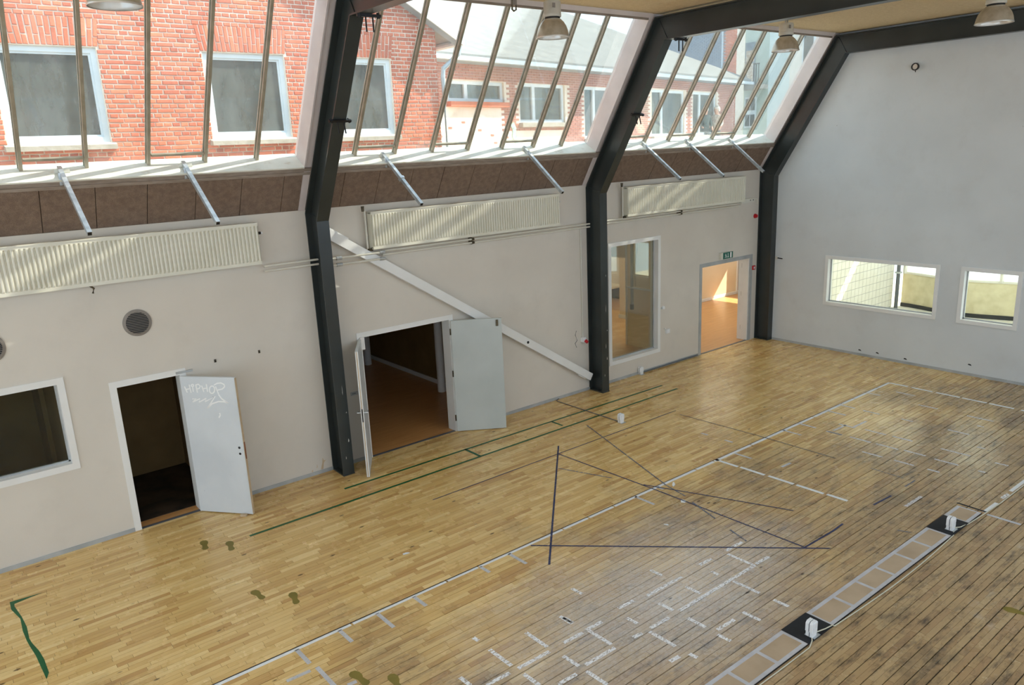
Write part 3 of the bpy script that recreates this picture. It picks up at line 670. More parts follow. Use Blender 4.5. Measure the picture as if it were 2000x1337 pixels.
# ------------------------------------------------------------------ round wall vents
def vent(X, z, lab):
    t = empty('wall_vent', X, 0.01, z-0.18); tag(t, lab, 'vent', 'round louvred wall vents')
    R = 0.178
    def ring(r0, r1, d0, d1):
        m = MB(); n = 40; vs_ = []
        for r, dd in ((r0, d0), (r1, d1), (r1, 0.0), (r0, 0.0)):
            for k in range(n): vs_.append((X+r*math.cos(2*math.pi*k/n), dd, z+r*math.sin(2*math.pi*k/n)))
        m.add(vs_, [(i*n+k, i*n+(k+1) % n, ((i+1) % 4)*n+(k+1) % n, ((i+1) % 4)*n+k) for i in range(4) for k in range(n)]); return m
    ring(R*0.80, R, 0.022, 0.012).build('rim', M_grille, t, smooth=True)
    m = MB(); n = 40; m.add([(X, 0.002, z)] + [(X+R*0.82*math.cos(2*math.pi*k/n), 0.002, z+R*0.82*math.sin(2*math.pi*k/n)) for k in range(n)], [(0, 1+k, 1+(k+1) % n) for k in range(n)]); m.build('backing', M_black, t)
    for k in range(13):
        zz = -0.132 + k*0.022; hw = math.sqrt(max(0, (R*0.81)**2 - zz*zz))
        m = MB(); m.hexa([(X-hw,0.006,z+zz),(X+hw,0.006,z+zz),(X+hw,0.016,z+zz-0.003),(X-hw,0.016,z+zz-0.003),(X-hw,0.006,z+zz+0.003),(X+hw,0.006,z+zz+0.003),(X+hw,0.016,z+zz+0.003),(X-hw,0.016,z+zz+0.003)]); m.build('slat', M_grille, t)
vent(-2.99, 2.862, 'round taupe louvred vent above the graffiti door')
vent(-4.645, 2.835, 'round taupe louvred vent cut off by the left picture edge')

# ------------------------------------------------------------------ doors
def door_frame(n, x0, x1, z1, ow, mat_=None, no_left=False):
    w = struct(empty('door_%d' % n, (x0+x1)/2, 0, 0)); mm = mat_ or M_white
    MB().box(x0-ow, x0, -0.22, 0.012, 0, z1+ow).build('jamb', mm, w)
    MB().box(x1, x1+ow, -0.22, 0.012, 0, z1+ow).build('jamb', mm, w)
    MB().box(x0, x1, -0.22, 0.012, z1, z1+ow).build('head', mm, w)
    MB().box(x0, x1, -0.06, 0.0, -0.012, 0.004).build('threshold', M_cable, w)
    return w
def leaf(name, parent, hx, hd, fx, fd, z0, z1, th, mats, side=1):
    """door leaf from hinge (hx,hd) to free edge (fx,fd); thickness towards side"""
    h = Vector((hx, hd, 0)); f = Vector((fx, fd, 0)); u = (f-h).normalized(); nn = Vector((-u.y, u.x, 0))*side
    p = [h, f, f+nn*th, h+nn*th]
    m = MB(); m.hexa([q+Vector((0,0,z)) for z in (z0, z1) for q in p])
    o = m.build(name, mats, parent)
    return o, h, u, nn, (f-h).length
d1o = door_frame(1, *DOORS[1], 0.085)
lo, h, u, nn, Lw = leaf('door_leaf', d1o, -2.585, 0.03, -2.055, 0.68, 0.015, 2.035, 0.042, M_doors, side=-1)
front = lambda a, b, hh: tuple(h - nn*(hh if True else 0) + u*a + Vector((0,0,b)))
# side of the leaf that faces the camera
vis = Vector((-5.16, 10.78, 4.87)) - h
if vis.dot(nn) > 0: front = lambda a, b, hh: tuple(h + nn*(0.042+hh) + u*a + Vector((0,0,b)))
MB().hexa([Vector(front(a, b, q)) for b in (0.02, 2.03) for a, q in ((Lw-0.004,-0.042),(Lw+0.002,-0.042),(Lw+0.002,0.0),(Lw-0.004,0.0))]).build('leaf_edge', M_edge, lo)
G = lambda px, py: ((px-110)/700*0.80 + 0.012 + (py-240)*0.00003, 2.03 - (py-245)/1100*1.62)
# hand-written tag, strokes in the pixel frame of the door's close-up -> door plane
def gr(pts, w=0.017):
    m = MB(); q = []
    for px, py in pts:
        # the leaf's left edge runs from (110,245) to (300,1337) there, its right edge from (820,265) to (970,1337)
        k = (py-245)/1092.0; xl = 110+190*k; xr = 815+155*k
        q.append(((px-xl)/(xr-xl)*Lw, 2.03 - (py-245 - 22*(px-xl)/(xr-xl))/1092.0*1.165))
    m.ribbon(q, w, front, 0.0012); m.build('graffiti_stroke', M_graf, lo)
def arc(cx_, cy_, rx, ry, a0, a1, n=14): return [(cx_+rx*math.cos(a0+(a1-a0)*i/n), cy_+ry*math.sin(a0+(a1-a0)*i/n)) for i in range(n+1)]
gr([(178,375),(218,458)]); gr([(240,350),(268,462)]); gr([(205,415),(256,402)])
gr(arc(283,362,16,14,0,6.283)); gr([(285,378),(296,448)])
gr([(325,352),(350,460)]); gr([(325,355),(360,346),(385,372),(372,402),(338,410)])
gr([(402,365),(432,450)]); gr([(462,345),(480,448)]); gr([(415,408),(470,398)])
gr(arc(537,420,34,50,0,6.283,18)); 
gr([(580,375),(622,480)]); gr([(560,360),(600,335),(650,330),(690,350),(698,380),(670,410),(610,425)])
gr([(285,545),(335,538),(290,588)]); gr([(290,588),(385,540),(372,590)]); gr([(372,590),(465,535),(450,582)]); gr([(450,582),(580,508),(482,672)], 0.02); gr([(482,672),(540,610),(620,580),(690,582),(748,602)], 0.02); gr([(622,485),(660,540),(748,602)], 0.02)
gr([(640,735),(648,765),(632,800)], 0.02)
for zz in (1.02, 0.93):
    c = Vector(front(Lw-0.07, zz, 0.0)); c2 = Vector(front(Lw-0.07, zz, 0.002)); m = MB(); m.tube([c, c2], 0.018, 14); m.build('spindle_hole', M_black, lo)
MB().hexa([Vector(front(a, b, q)) for b in (0.85, 1.1) for a, q in ((Lw,-0.035),(Lw+0.004,-0.035),(Lw+0.004,-0.012),(Lw,-0.012))]).build('lock_plate', M_browndoor, lo)
MB().box(-2.62, -2.40, 0.012, 0.03, 2.07, 2.10).build('closer_arm', M_trimgrey, d1o)
t = tag(MB().prism([(-2.21,0.60,0),(-2.15,0.66,0),(-2.15,0.66,0.03),(-2.21,0.60,0.03)], (0.03,-0.03,0)).build('door_wedge', M_edge), 'small wooden wedge on the floor under the graffiti door', 'wedge')

d2o = door_frame(2, *DOORS[2], 0.083)
lo, h, u, nn, Lw = leaf('door_leaf', d2o, 1.925, 0.015, 2.66, 0.50, 0.012, 2.035, 0.045, M_doorg, side=1)
if (Vector((-5.16, 10.78, 0))-h).dot(nn) > 0: fr2 = lambda a, b, q: h + nn*(0.045+q) + u*a + Vector((0,0,b))
else: fr2 = lambda a, b, q: h - nn*q + u*a + Vector((0,0,b))
MB().hexa([fr2(a, b, q) for b in (1.90, 2.01) for a, q in ((Lw-0.10,0.0),(Lw-0.06,0.0),(Lw-0.06,0.02),(Lw-0.10,0.02))]).build('shoot_bolt', M_brass, lo)
for zz in (0.2, 1.02, 1.78): MB().tube([Vector((1.905,0.02,zz)), Vector((1.905,0.02,zz+0.11))], 0.013, 8).build('hinge', M_brass, lo)
lo, h, u, nn, Lw = leaf('door_leaf', d2o, 0.20, 0.02, -0.215, 0.71, 0.012, 2.035, 0.045, M_doorw, side=1)
e = h + u*Lw
for q, w_ in ((0.0,0.012),(0.016,0.012),(0.034,0.010)):
    MB().hexa([e + nn*a + u*c + Vector((0,0,z)) for z in (0.02, 2.03) for a, c in ((q,0),(q+w_,0),(q+w_,0.004),(q,0.004))]).build('edge_bead', M_edge if q == 0.016 else M_white, lo)
MB().hexa([e + nn*a + u*c + Vector((0,0,z)) for z in (0.92, 1.13) for a, c in ((0.012,0.003),(0.03,0.003),(0.03,0.007),(0.012,0.007))]).build('lock_plate', M_black, lo)
for s_ in (-1, 1):
    b0 = e - u*0.06 + nn*(0.0225+s_*0.0225) + Vector((0,0,1.05)); o1 = b0 + nn*s_*0.055
    MB().tube([b0, o1, o1-u*0.10], 0.010, 8).build('handle', M_galv, lo)
MB().box(0.17, 0.245, 0.0, 0.05, 1.86, 2.06).build('closer_box', M_white, d2o)
t = empty('sign_plate', 0.0, 0.004, 1.135); tag(t, 'small grey name plate on the wall left of the double doors', 'sign')
MB().box(-0.065, 0.065, 0.0005, 0.005, 1.135, 1.195).build('plate', M_trimgrey, t)
for k in range(3): MB().box(-0.035+k*0.022, -0.02+k*0.022, 0.005, 0.0058, 1.157, 1.173).build('engraved_mark', M_cable, t)

d3o = door_frame(3, *DOORS[3], 0.085, mat_=M_trimgrey); MB().box(10.675, 10.70, -0.30, -0.02, 0, 2.05).build('jamb_lining', M_white, d3o)
for zz in (0.25, 1.1, 1.8): MB().tube([Vector((10.69,-0.21,zz)), Vector((10.69,-0.21,zz+0.11))], 0.016, 8).build('hinge', M_brass, d3o)

# ------------------------------------------------------------------ inner windows
def wall_window(n, u0, u1, z0, z1, ow, place, glass):
    """place(u, depth, z): depth + = into the hall"""
    c = place((u0+u1)/2, 0, z0)
    w = struct(empty('window_%d' % n, c[0], c[1], z0))
    def bx(a, b, e0, e1, c0, c1, name, mt):
        p = [place(x, dd, z) for z in (c0, c1) for x, dd in ((a,e0),(b,e0),(b,e1),(a,e1))]
        MB().hexa(p).build(name, mt, w)
    bx(u0-ow, u0, -0.20, 0.018, z0-ow, z1+ow, 'frame_side', M_white); bx(u1, u1+ow, -0.20, 0.018, z0-ow, z1+ow, 'frame_side', M_white)
    bx(u0, u1, -0.20, 0.018, z1, z1+ow, 'frame_head', M_white); bx(u0, u1, -0.20, 0.018, z0-ow, z0, 'frame_sill', M_white)
    for a, b, c0, c1 in ((u0, u0+0.022, z0, z1), (u1-0.022, u1, z0, z1), (u0, u1, z0, z0+0.022), (u0, u1, z1-0.022, z1)):
        bx(a, b, -0.13, -0.10, c0, c1, 'glazing_bead', M_trimgrey)
    bx(u0, u1, -0.117, -0.111, z0, z1, 'pane', glass)
    return w
PX = lambda u, e, z: (u, e, z)
PF = lambda u, e, z: (XF - e, u, z)
wall_window(4, -6.6, -4.03, 1.18, 2.245, 0.083, PX, M_glassin)
wall_window(5, 5.90, 7.33, 0.45, 2.855, 0.082, PX, M_glassin)
wall_window(6, 1.755, 4.09, 1.13, 2.12, 0.075, PF, M_glassin)
wall_window(7, 4.64, 5.58, 1.13, 2.12, 0.075, PF, M_glassin)

# ------------------------------------------------------------------ rooms behind the window wall
def annex(name, pieces):
    for nm, m, mt in pieces: struct(m.build(nm, mt))
HR = 3.1
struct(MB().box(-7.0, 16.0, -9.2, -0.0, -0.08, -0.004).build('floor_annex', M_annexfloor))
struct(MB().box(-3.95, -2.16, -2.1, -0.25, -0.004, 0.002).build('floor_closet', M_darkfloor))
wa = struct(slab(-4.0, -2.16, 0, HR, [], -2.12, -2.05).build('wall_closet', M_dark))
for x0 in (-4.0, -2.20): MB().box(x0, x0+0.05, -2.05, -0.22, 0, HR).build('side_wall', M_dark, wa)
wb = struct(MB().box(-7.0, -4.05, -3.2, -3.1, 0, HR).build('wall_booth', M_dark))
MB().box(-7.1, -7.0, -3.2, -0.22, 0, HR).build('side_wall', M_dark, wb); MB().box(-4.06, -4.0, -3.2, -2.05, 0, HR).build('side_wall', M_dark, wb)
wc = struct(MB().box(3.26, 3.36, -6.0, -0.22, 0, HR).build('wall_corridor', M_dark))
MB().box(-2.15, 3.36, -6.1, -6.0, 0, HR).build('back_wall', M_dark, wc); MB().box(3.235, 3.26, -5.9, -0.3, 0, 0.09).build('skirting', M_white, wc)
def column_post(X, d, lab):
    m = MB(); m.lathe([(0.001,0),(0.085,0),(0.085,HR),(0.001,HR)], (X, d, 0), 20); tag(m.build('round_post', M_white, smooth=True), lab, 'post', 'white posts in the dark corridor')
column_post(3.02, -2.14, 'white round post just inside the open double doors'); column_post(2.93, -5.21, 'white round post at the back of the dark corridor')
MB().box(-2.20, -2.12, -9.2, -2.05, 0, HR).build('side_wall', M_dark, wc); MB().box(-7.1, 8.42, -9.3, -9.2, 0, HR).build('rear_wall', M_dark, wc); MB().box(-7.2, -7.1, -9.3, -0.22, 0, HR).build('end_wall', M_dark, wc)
# store room and bright room
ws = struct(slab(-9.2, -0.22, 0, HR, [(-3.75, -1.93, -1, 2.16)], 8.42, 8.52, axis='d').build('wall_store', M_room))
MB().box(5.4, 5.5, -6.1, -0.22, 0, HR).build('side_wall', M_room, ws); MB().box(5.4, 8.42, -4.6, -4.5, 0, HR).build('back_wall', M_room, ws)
MB().box(8.40, 8.42, -1.95, -1.90, 0, HR).build('door_trim', M_white, ws); MB().box(8.38, 8.42, -1.9, -0.25, 1.44, 1.48).build('dado_rail', M_white, ws)
t = empty('wall_conduit', 8.40, -1.72, 1.0); tag(t, 'grey vertical conduit and switch seen through the tall inner window', 'conduit')
MB().box(8.38, 8.42, -1.76, -1.70, 1.05, 3.0).build('trunking', M_trimgrey, t); MB().box(8.37, 8.42, -1.77, -1.69, 0.92, 1.05).build('switch_box', M_cable, t)
MB().tube([(8.40,-1.55,2.95),(8.40,-1.56,2.4),(8.40,-1.62,2.0),(8.40,-1.62,1.5)], 0.008, 6).build('loose_wire', M_edge, t)
we = struct(slab(13.2, 16.0, 0, HR, [(15.50, 15.95, 0.1, 2.1)], -3.82, -3.72).build('wall_bright_room', M_room))
MB().box(13.2, 13.3, -9.2, -3.82, 0, HR).build('return_wall', M_room, we); MB().box(13.2, 15.45, -3.72, -3.70, 0, 0.09).build('skirting', M_white, we)
slab(-9.2, 0.4, 0, HR, [(-3.3, -1.8, 1.33, 2.25)], 16.0, 16.2, axis='d').build('sunny_wall', M_room, we)
slab(8.42, 16.2, 0, HR, [(9.0, 13.0, 0.8, 2.8)], -9.3, -9.2).build('back_wall', M_room, we); MB().box(10.97, 11.03, -9.28, -9.22, 0.8, 2.8).build('mullion', M_white, we)  # unseen window opening added here to light the rear of the room
MB().box(10.5, 10.72, -4.15, -3.93, 0, HR).build('pillar', M_room, we); MB().box(10.48, 10.74, -4.17, -3.91, 0, 0.1).build('pillar_base', M_white, we)
w9 = struct(empty('door_4', 15.93, -3.75, 0)); 
MB().box(15.50, 15.95, -3.80, -3.74, 0.1, 2.1).build('door_leaf', M_browndoor, w9)
for zz in (0.25, 1.2): MB().box(15.58, 15.88, -3.742, -3.735, zz, zz+0.75).build('door_panel', M_dark, w9)
for a, b in ((15.44,15.50),(15.95,15.99)): MB().box(a, b, -3.82, -3.69, 0, 2.16).build('jamb', M_white, w9)
MB().box(15.50, 15.95, -3.82, -3.69, 0.0, 0.1).build('threshold', M_white, w9)
t = empty('bench', 12.0, -6.4, 0); tag(t, 'low dark bench in the sunlit room behind the tall inner window', 'bench')
MB().box(11.3, 12.6, -6.6, -5.95, 0.40, 0.46).build('seat', M_room, t)
for x in (11.35, 12.5): MB().box(x, x+0.05, -6.55, -6.0, 0, 0.40).build('leg_panel', M_dark, t)
MB().box(11.4, 12.5, -6.55, -6.5, 0.05, 0.40).build('back_board', M_dark, t)
# annex roof with added, unseen roof lights that brighten the rooms below
rf = struct(slab(-7.2, 16.2, -9.4, -0.22, [(9.0, 15.4, -4.6, -0.7), (5.9, 8.0, -1.5, -0.8), (-0.5, 1.5, -4.4, -4.0)], HR, HR+0.35).build('ceiling_annex', M_room))
for v in rf.data.vertices:                                   # the slab helper stands upright: lay it flat
    x_, y_, z_ = v.co; v.co = (x_, 9.4 - z_, y_)
rf.location = (4.5, 0.0, HR + 0.175)
bm = bmesh.new(); bm.from_mesh(rf.data); bmesh.ops.recalc_face_normals(bm, faces=bm.faces); bm.to_mesh(rf.data); bm.free()

wo = struct(empty('window_8', 12.2, -2.0, HR+0.3)); MB().box(9.0, 15.4, -4.6, -0.7, HR+0.30, HR+0.31).build('pane', M_opal, wo)  # unseen roof light added to brighten the bright room
wo = struct(empty('window_10', 0.5, -4.2, HR+0.3)); MB().box(-0.5, 1.5, -4.4, -4.0, HR+0.30, HR+0.31).build('pane', M_opal, wo)  # small unseen roof light added to lift the dark corridor
wo = struct(empty('window_9', 6.9, -1.2, HR+0.3)); MB().box(5.9, 8.0, -1.5, -0.8, HR+0.30, HR+0.31).build('pane', M_opal, wo)  # unseen roof light put in to brighten the store room

# ------------------------------------------------------------------ courtyard behind the end wall
struct(MB().box(XF+0.2, 20, -1.0, 9.0, -0.1, -0.01).build('floor_court', M_paving))
wt = struct(MB().box(XF+0.2, 16.5, 0.55, 0.77, 0, 3.0).build('wall_court_tiled', M_grout))
tile_me = None
for i in range(26):
    for j in range(11):
        x = 11.45 + i*0.195; z = 0.02 + j*0.205
        if x > 16.35: continue
        if tile_me is None:
            o = MB().box(x, x+0.181, 0.77, 0.776, z, z+0.191).build('wall_tile', M_tile, wt); tile_me = o.data
        else: link('wall_tile', tile_me, V(x+0.0905, 0.773, z), wt)
wv = struct(empty('wall_court_curved', 16.9, 3, 0))
def curved(z0, z1, off, name, mt, th=0.12, d0=0.9, d1=7.2):
    n = 28; f = []; b = []
    for i in range(n+1):
        dd = d0+(d1-d0)*i/n; x = 16.62 + 0.35*math.cos((dd-0.9)*1.9) * 0.5 + 0.05*dd*0.2 + off
        f.append((x, dd)); b.append((x+th, dd))
    m = MB(); poly = f + b[::-1]
    N = len(poly); vs_ = [(x, dd, z0) for x, dd in poly] + [(x, dd, z1) for x, dd in poly]
    fs = [(i, (i+1) % N, N+(i+1) % N, N+i) for i in range(N)]
    for i in range(n): fs += [(i, i+1, N-2-i, N-1-i), (N+i, N+i+1, 2*N-2-i, 2*N-1-i)]
    m.add(vs_, fs); return m.build(name, mt, wv)
curved(0.0, 0.10, -0.03, 'skirting', M_mat); curved(0.10, 0.94, 0.0, 'parapet', M_beige); curved(0.94, 0.99, -0.02, 'coping', M_pipe, 0.16)
curved(0.99, 1.68, 0.05, 'ribbon_pane', M_frost, 0.01); curved(1.68, 2.6, 0.0, 'lintel', M_pipe)
wo = struct(empty('window_11', 13.4, 4, 3.0)); MB().box(XF+0.2, 15.3, -1.0, 9.0, 3.0, 3.02).build('pane', M_opal, wo); MB().box(15.3, 15.4, -1.0, 9.0, 2.95, 3.1).build('roof_beam', M_white, wo)  # opal roof added out of view to spread soft light in the court
MB().box(15.85, 18.0, -1.0, 9.0, 3.0, 3.1).build('sun_slit_roof', M_white, wv)  # unseen roof added; the slit beside it shapes the sun streak on the tiles
for dd in (1.0, 3.45, 5.2): MB().box(16.62, 16.74, dd-0.03, dd+0.03, 0.97, 1.70).build('mullion', M_pipe, wv)
t = empty('drain_pipe', 16.42, 0.93, 0); tag(t, 'dark grey drain pipe in the courtyard corner seen through the wide end window', 'pipe')
MB().tube([(16.40,0.95,0),(16.40,0.95,2.4)], 0.05, 10).build('pipe', M_cable, t)
for z in (1.0, 1.75): MB().box(16.33, 16.47, 0.88, 1.02, z, z+0.05).build('collar', M_galv, t)

# ------------------------------------------------------------------ wall fittings
t = empty('exit_sign', 9.67, 0.05, 2.15); tag(t, 'green emergency exit sign on a cream box above the bright doorway', 'sign')
MB().box(9.46, 9.90, 0.0, 0.07, 2.165, 2.315).build('box', M_pipe, t); MB().box(9.53, 9.90, 0.07, 0.074, 2.165, 2.315).build('face', M_greenw, t)
fs_ = lambda a, b, hh: (a, 0.074+hh, b)
for pts, w_ in (([(9.62,2.285),(9.625,2.28)],0.022), ([(9.625,2.268),(9.635,2.23)],0.016), ([(9.635,2.23),(9.615,2.205),(9.595,2.20)],0.012), ([(9.635,2.23),(9.66,2.21),(9.655,2.185)],0.012), ([(9.595,2.25),(9.625,2.26),(9.655,2.245)],0.010), ([(9.715,2.29),(9.715,2.20)],0.014), ([(9.695,2.215),(9.715,2.19),(9.735,2.215)],0.012), ([(9.82,2.305),(9.82,2.18)],0.055)):
    m = MB(); m.ribbon(pts, w_, fs_, 0.001); m.build('pictogram', M_graf, t)
t = empty('fire_bell', 10.83, 0.04, 3.0); tag(t, 'small round red fire sounder high on the wall beside the far frame', 'alarm')
MB().tube([(10.83,0.0,3.046),(10.83,0.02,3.046)], 0.055, 16).build('base', M_red, t); MB().tube([(10.83,0.02,3.046),(10.83,0.06,3.046)], [0.048,0.04], 16).build('cap', M_red, t)
t = empty('call_point', 10.82, 0.03, 1.75); tag(t, 'square red fire call point beside the bright doorway', 'alarm')
MB().box(10.775, 10.875, 0.0, 0.04, 1.75, 1.85).build('box', M_red, t); MB().box(10.80, 10.85, 0.04, 0.043, 1.775, 1.825).build('window', M_plastic, t)
def round_fitting(nm, X, d, z, lab, cat):
    t = empty(nm, X, d, z); tag(t, lab, cat); return t
t = round_fitting('wall_spotlight', XF, 3.367, 6.0, 'small round black-rimmed light high on the end wall', 'light')
def ringx(x0, x1, dd, z, r0, r1, nm, mt, t):
    m = MB(); n = 24; vs_ = []
    for r, x in ((r0,x0),(r1,x0),(r1,x1),(r0,x1)):
        for k in range(n): vs_.append((x, dd+r*math.cos(2*math.pi*k/n), z+r*math.sin(2*math.pi*k/n)))
    m.add(vs_, [(i*n+k, i*n+(k+1) % n, ((i+1) % 4)*n+(k+1) % n, ((i+1) % 4)*n+k) for i in range(4) for k in range(n)]); m.build(nm, mt, t)
ringx(XF-0.10, XF-0.06, 3.367, 6.088, 0.052, 0.072, 'rim', M_black, t)
MB().tube([(XF-0.085,3.367,6.088),(XF,3.367,6.088)], 0.053, 20).build('lens', M_lampin, t)
MB().tube([(XF-0.08,3.37,6.02),(XF-0.08,3.38,5.985)], 0.008, 6).build('screw', M_black, t)
t = round_fitting('coat_hook', XF, 0.47, 2.0, 'black hook on the end wall beside the corner frame', 'hook')
MB().tube([(XF,0.47,2.035),(XF-0.03,0.47,2.035),(XF-0.04,0.60,2.03)], 0.012, 8).build('arm', M_black, t); MB().box(XF-0.02, XF, 0.40, 0.46, 2.0, 2.07).build('plate', M_pipe, t)
t = round_fitting('wall_socket', 7.655, 0.02, 0.75, 'white wall socket beside the tall inner window', 'socket')
MB().box(7.60, 7.72, 0.0, 0.03, 0.745, 0.835).build('plate', M_plastic, t); MB().box(7.62, 7.70, 0.03, 0.036, 0.76, 0.82).build('rocker', M_plastic, t); MB().tube([(7.57,0.02,0.86),(7.54,0.02,0.87)], 0.012, 8).build('plug_end', M_plastic, t)
t = round_fitting('wall_switch', 7.51, 0.02, 1.32, 'small white switch with a broken edge right of the tall inner window', 'switch')
MB().tube([(7.51,0.0,1.345),(7.51,0.03,1.345)], 0.035, 14).build('knob', M_plastic, t); MB().box(7.45, 7.49, 0.0, 0.015, 1.32, 1.36).build('back_plate', M_galv, t)
t = round_fitting('power_inlet', 5.08, 0.06, 1.02, 'white industrial socket with red end on the wall beside the middle frame', 'socket')
MB().box(5.02, 5.09, 0.002, 0.08, 1.05, 1.15).build('housing', M_plastic, t); MB().tube([(5.075,0.08,1.08),(5.085,0.13,1.05)], [0.035,0.03], 12).build('red_collar', M_red, t)
MB().tube([(5.06,0.02,1.15),(5.06,0.02,3.30)], 0.010, 6).build('feed_conduit', M_pipe, t)
t = tag(MB().tube([(4.90,0.006,1.30),(4.87,0.006,1.22),(4.92,0.006,1.10),(4.86,0.006,1.05),(4.90,0.006,0.96)], 0.005, 6).build('loose_wire', M_cable), 'thin loose wire curling on the wall beside the industrial socket', 'wire')
for X, z, lab in ((-2.075,2.147,'small dark wall clip nearer the graffiti door, above it'), (-1.438,2.153,'small dark wall clip nearer the steel frame, above the plain wall')):
    t = empty('wall_clip', X, 0.004, z-0.02); tag(t, lab, 'clip', 'dark wall clips')
    MB().box(X-0.014, X+0.014, 0.0, 0.01, z-0.022, z+0.022).build('plate', M_brass, t); MB().box(X-0.006, X+0.006, 0.01, 0.02, z-0.01, z+0.008).build('tab', M_black, t)
# torn patch of wall at the foot of the nearest frame
t = empty('torn_wall_patch', -0.70, 0.002, 0.06); tag(t, 'torn plaster patch low on the wall beside the nearest frame', 'damage')
for poly in ([(-0.70,0.06),(-0.66,0.06),(-0.64,0.16),(-0.60,0.20),(-0.635,0.20),(-0.655,0.25),(-0.665,0.17),(-0.69,0.10)], [(-0.77,0.10),(-0.755,0.17),(-0.75,0.12)], [(-0.86,0.08),(-0.83,0.10),(-0.84,0.05)]):
    MB().prism([(x, 0.0, z) for x, z in poly], (0, 0.0015, 0)).build('tear', M_edge, t)
def socket_post(X, d, z, lab):
    t = empty('socket_post', X, d, z); tag(t, lab, 'socket', 'white double socket posts')
    MB().box(X-0.035, X+0.075, d-0.055, d+0.055, z, z+0.006).build('base_plate', M_galv, t)
    def oct_(y0, y1, h0, hw, nm, mt):
        c = 0.022; z0_ = z+0.006; zt = z0_+h0
        pts = [(X-hw+0.012, z0_), (X+hw-0.012, z0_), (X+hw-0.012, z0_+0.05), (X+hw, z0_+0.06), (X+hw, zt-c), (X+hw-c, zt), (X-hw+c, zt), (X-hw, zt-c), (X-hw, z0_+0.06), (X-hw+0.012, z0_+0.05)]
        MB().prism([(x, d+y0, zz) for x, zz in pts], (0, y1-y0, 0)).build(nm, mt, t)
    oct_(-0.040, -0.006, 0.168, 0.052, 'rear_housing', M_plastic); oct_(-0.006, 0.003, 0.162, 0.048, 'seam', M_navy); oct_(0.003, 0.032, 0.168, 0.052, 'front_housing', M_plastic)
    for zz in (0.045, 0.105): MB().box(X-0.032, X+0.032, d+0.032, d+0.042, z+zz, z+zz+0.05).build('outlet_cover', M_plastic, t)
    return t
sp = socket_post(4.272, 1.80, 0.0, 'white double socket post standing alone on the floor at the end of the grey cable')
m = MB(); m.tube([(4.36,0.03,0.02),(4.28,0.06,0.012),(4.255,0.10,0.008),(4.26,0.40,0.008),(4.268,1.0,0.008),(4.275,1.72,0.008)], 0.008, 8)
tag(m.build('floor_cable', M_cable, smooth=True), 'dark grey cable running from the wall across the green lines to the lone socket post', 'cable')
t = socket_post(6.73, 0.06, 0.0, 'white double socket post against the skirting below the tall inner window')
m = MB(); m.tube([(6.80,0.035,0.03),(8.70,0.035,0.03)], 0.014, 8); tag(m.build('wall_conduit_low', M_cable), 'dark conduit along the skirting from the socket post to the bright doorway', 'conduit')

# ------------------------------------------------------------------ lamps
def lamp(X, d, zr, s, lab):
    t = empty('pendant_lamp', X, d, zr); tag(t, lab, 'lamp', 'bell-shaped pendant lamps')
    R = 0.228*s
    prof = [(R,0.0),(R*1.0,0.012),(R*0.985,0.03),(R*0.94,0.085),(R*0.85,0.14),(R*0.70,0.195),(R*0.52,0.235),(R*0.42,0.25)]
    m = MB(); m.lathe(prof, (X,d,zr), 36); m.build('shade', M_lampshade, t, smooth=True)
    m = MB(); m.lathe([(r*0.985, z+0.002) for r, z in prof[:-1]] + [(0.001, 0.245)], (X,d,zr), 36); m.build('reflector', M_lampin, t, smooth=True)
    n = 60
    for nm in ('rib_ring',):
        m = MB(); m.lathe([(R*1.0,-0.006),(R*1.025,-0.006),(R*1.025,0.008),(R*1.0,0.008)], (X,d,zr), 36); m.build('rim', M_lampin, t, smooth=True)
    m = MB(); m.lathe([(R*0.40,0.248),(R*0.47,0.252),(R*0.47,0.262),(R*0.40,0.266)], (X,d,zr), 28); m.build('collar', M_black, t)
    m = MB(); m.lathe([(0.001,0.266),(R*0.53,0.266),(R*0.545,0.275),(R*0.545,0.32),(R*0.53,0.325),(R*0.53,0.455),(R*0.48,0.475),(0.001,0.475)], (X,d,zr), 28); m.build('gear_housing', M_lampcup, t, smooth=True)
    MB().box(X-R*0.42, X-R*0.22, d+R*0.50, d+R*0.535, zr+0.37, zr+0.43).build('label_plate', M_grille, t)
    for sx in (-0.03, 0.03): MB().box(X+sx-0.008, X+sx+0.008, d-0.01, d+0.01, zr+0.475, ZC).build('hanger', M_galv, t)
    MB().tube([(X,d,zr+0.08),(X,d,zr+0.23)], [0.05,0.03], 16).build('bulb', M_plastic, t)
    return t
lamp(-3.27, 2.70, 6.29, 1.02, 'bell-shaped pendant lamp cut off at the top left of the picture')
lamp(2.46, 2.28, 6.352, 1.0, 'bell-shaped pendant lamp hanging before the middle slanted window')
lamp(8.20, 2.30, 6.396, 1.06, 'bell-shaped pendant lamp hanging before the farthest slanted window')
lamp(8.20, 5.79, 6.374, 1.12, 'bell-shaped pendant lamp at the top right corner, before the end wall beam')
t = empty('hook_bracket', 1.96, 2.05, 6.78); tag(t, 'small dark hook bracket hanging from the ceiling left of the middle lamp', 'bracket')
m = MB(); m.tube([(1.93,2.05,6.93),(1.93,2.05,6.72),(1.96,2.05,6.70),(2.0,2.05,6.72),(2.0,2.05,6.93)], 0.012, 8); m.build('loop', M_brass, t)
MB().box(1.92, 2.01, 2.04, 2.06, 6.78, 6.86).build('plate', M_grille, t)

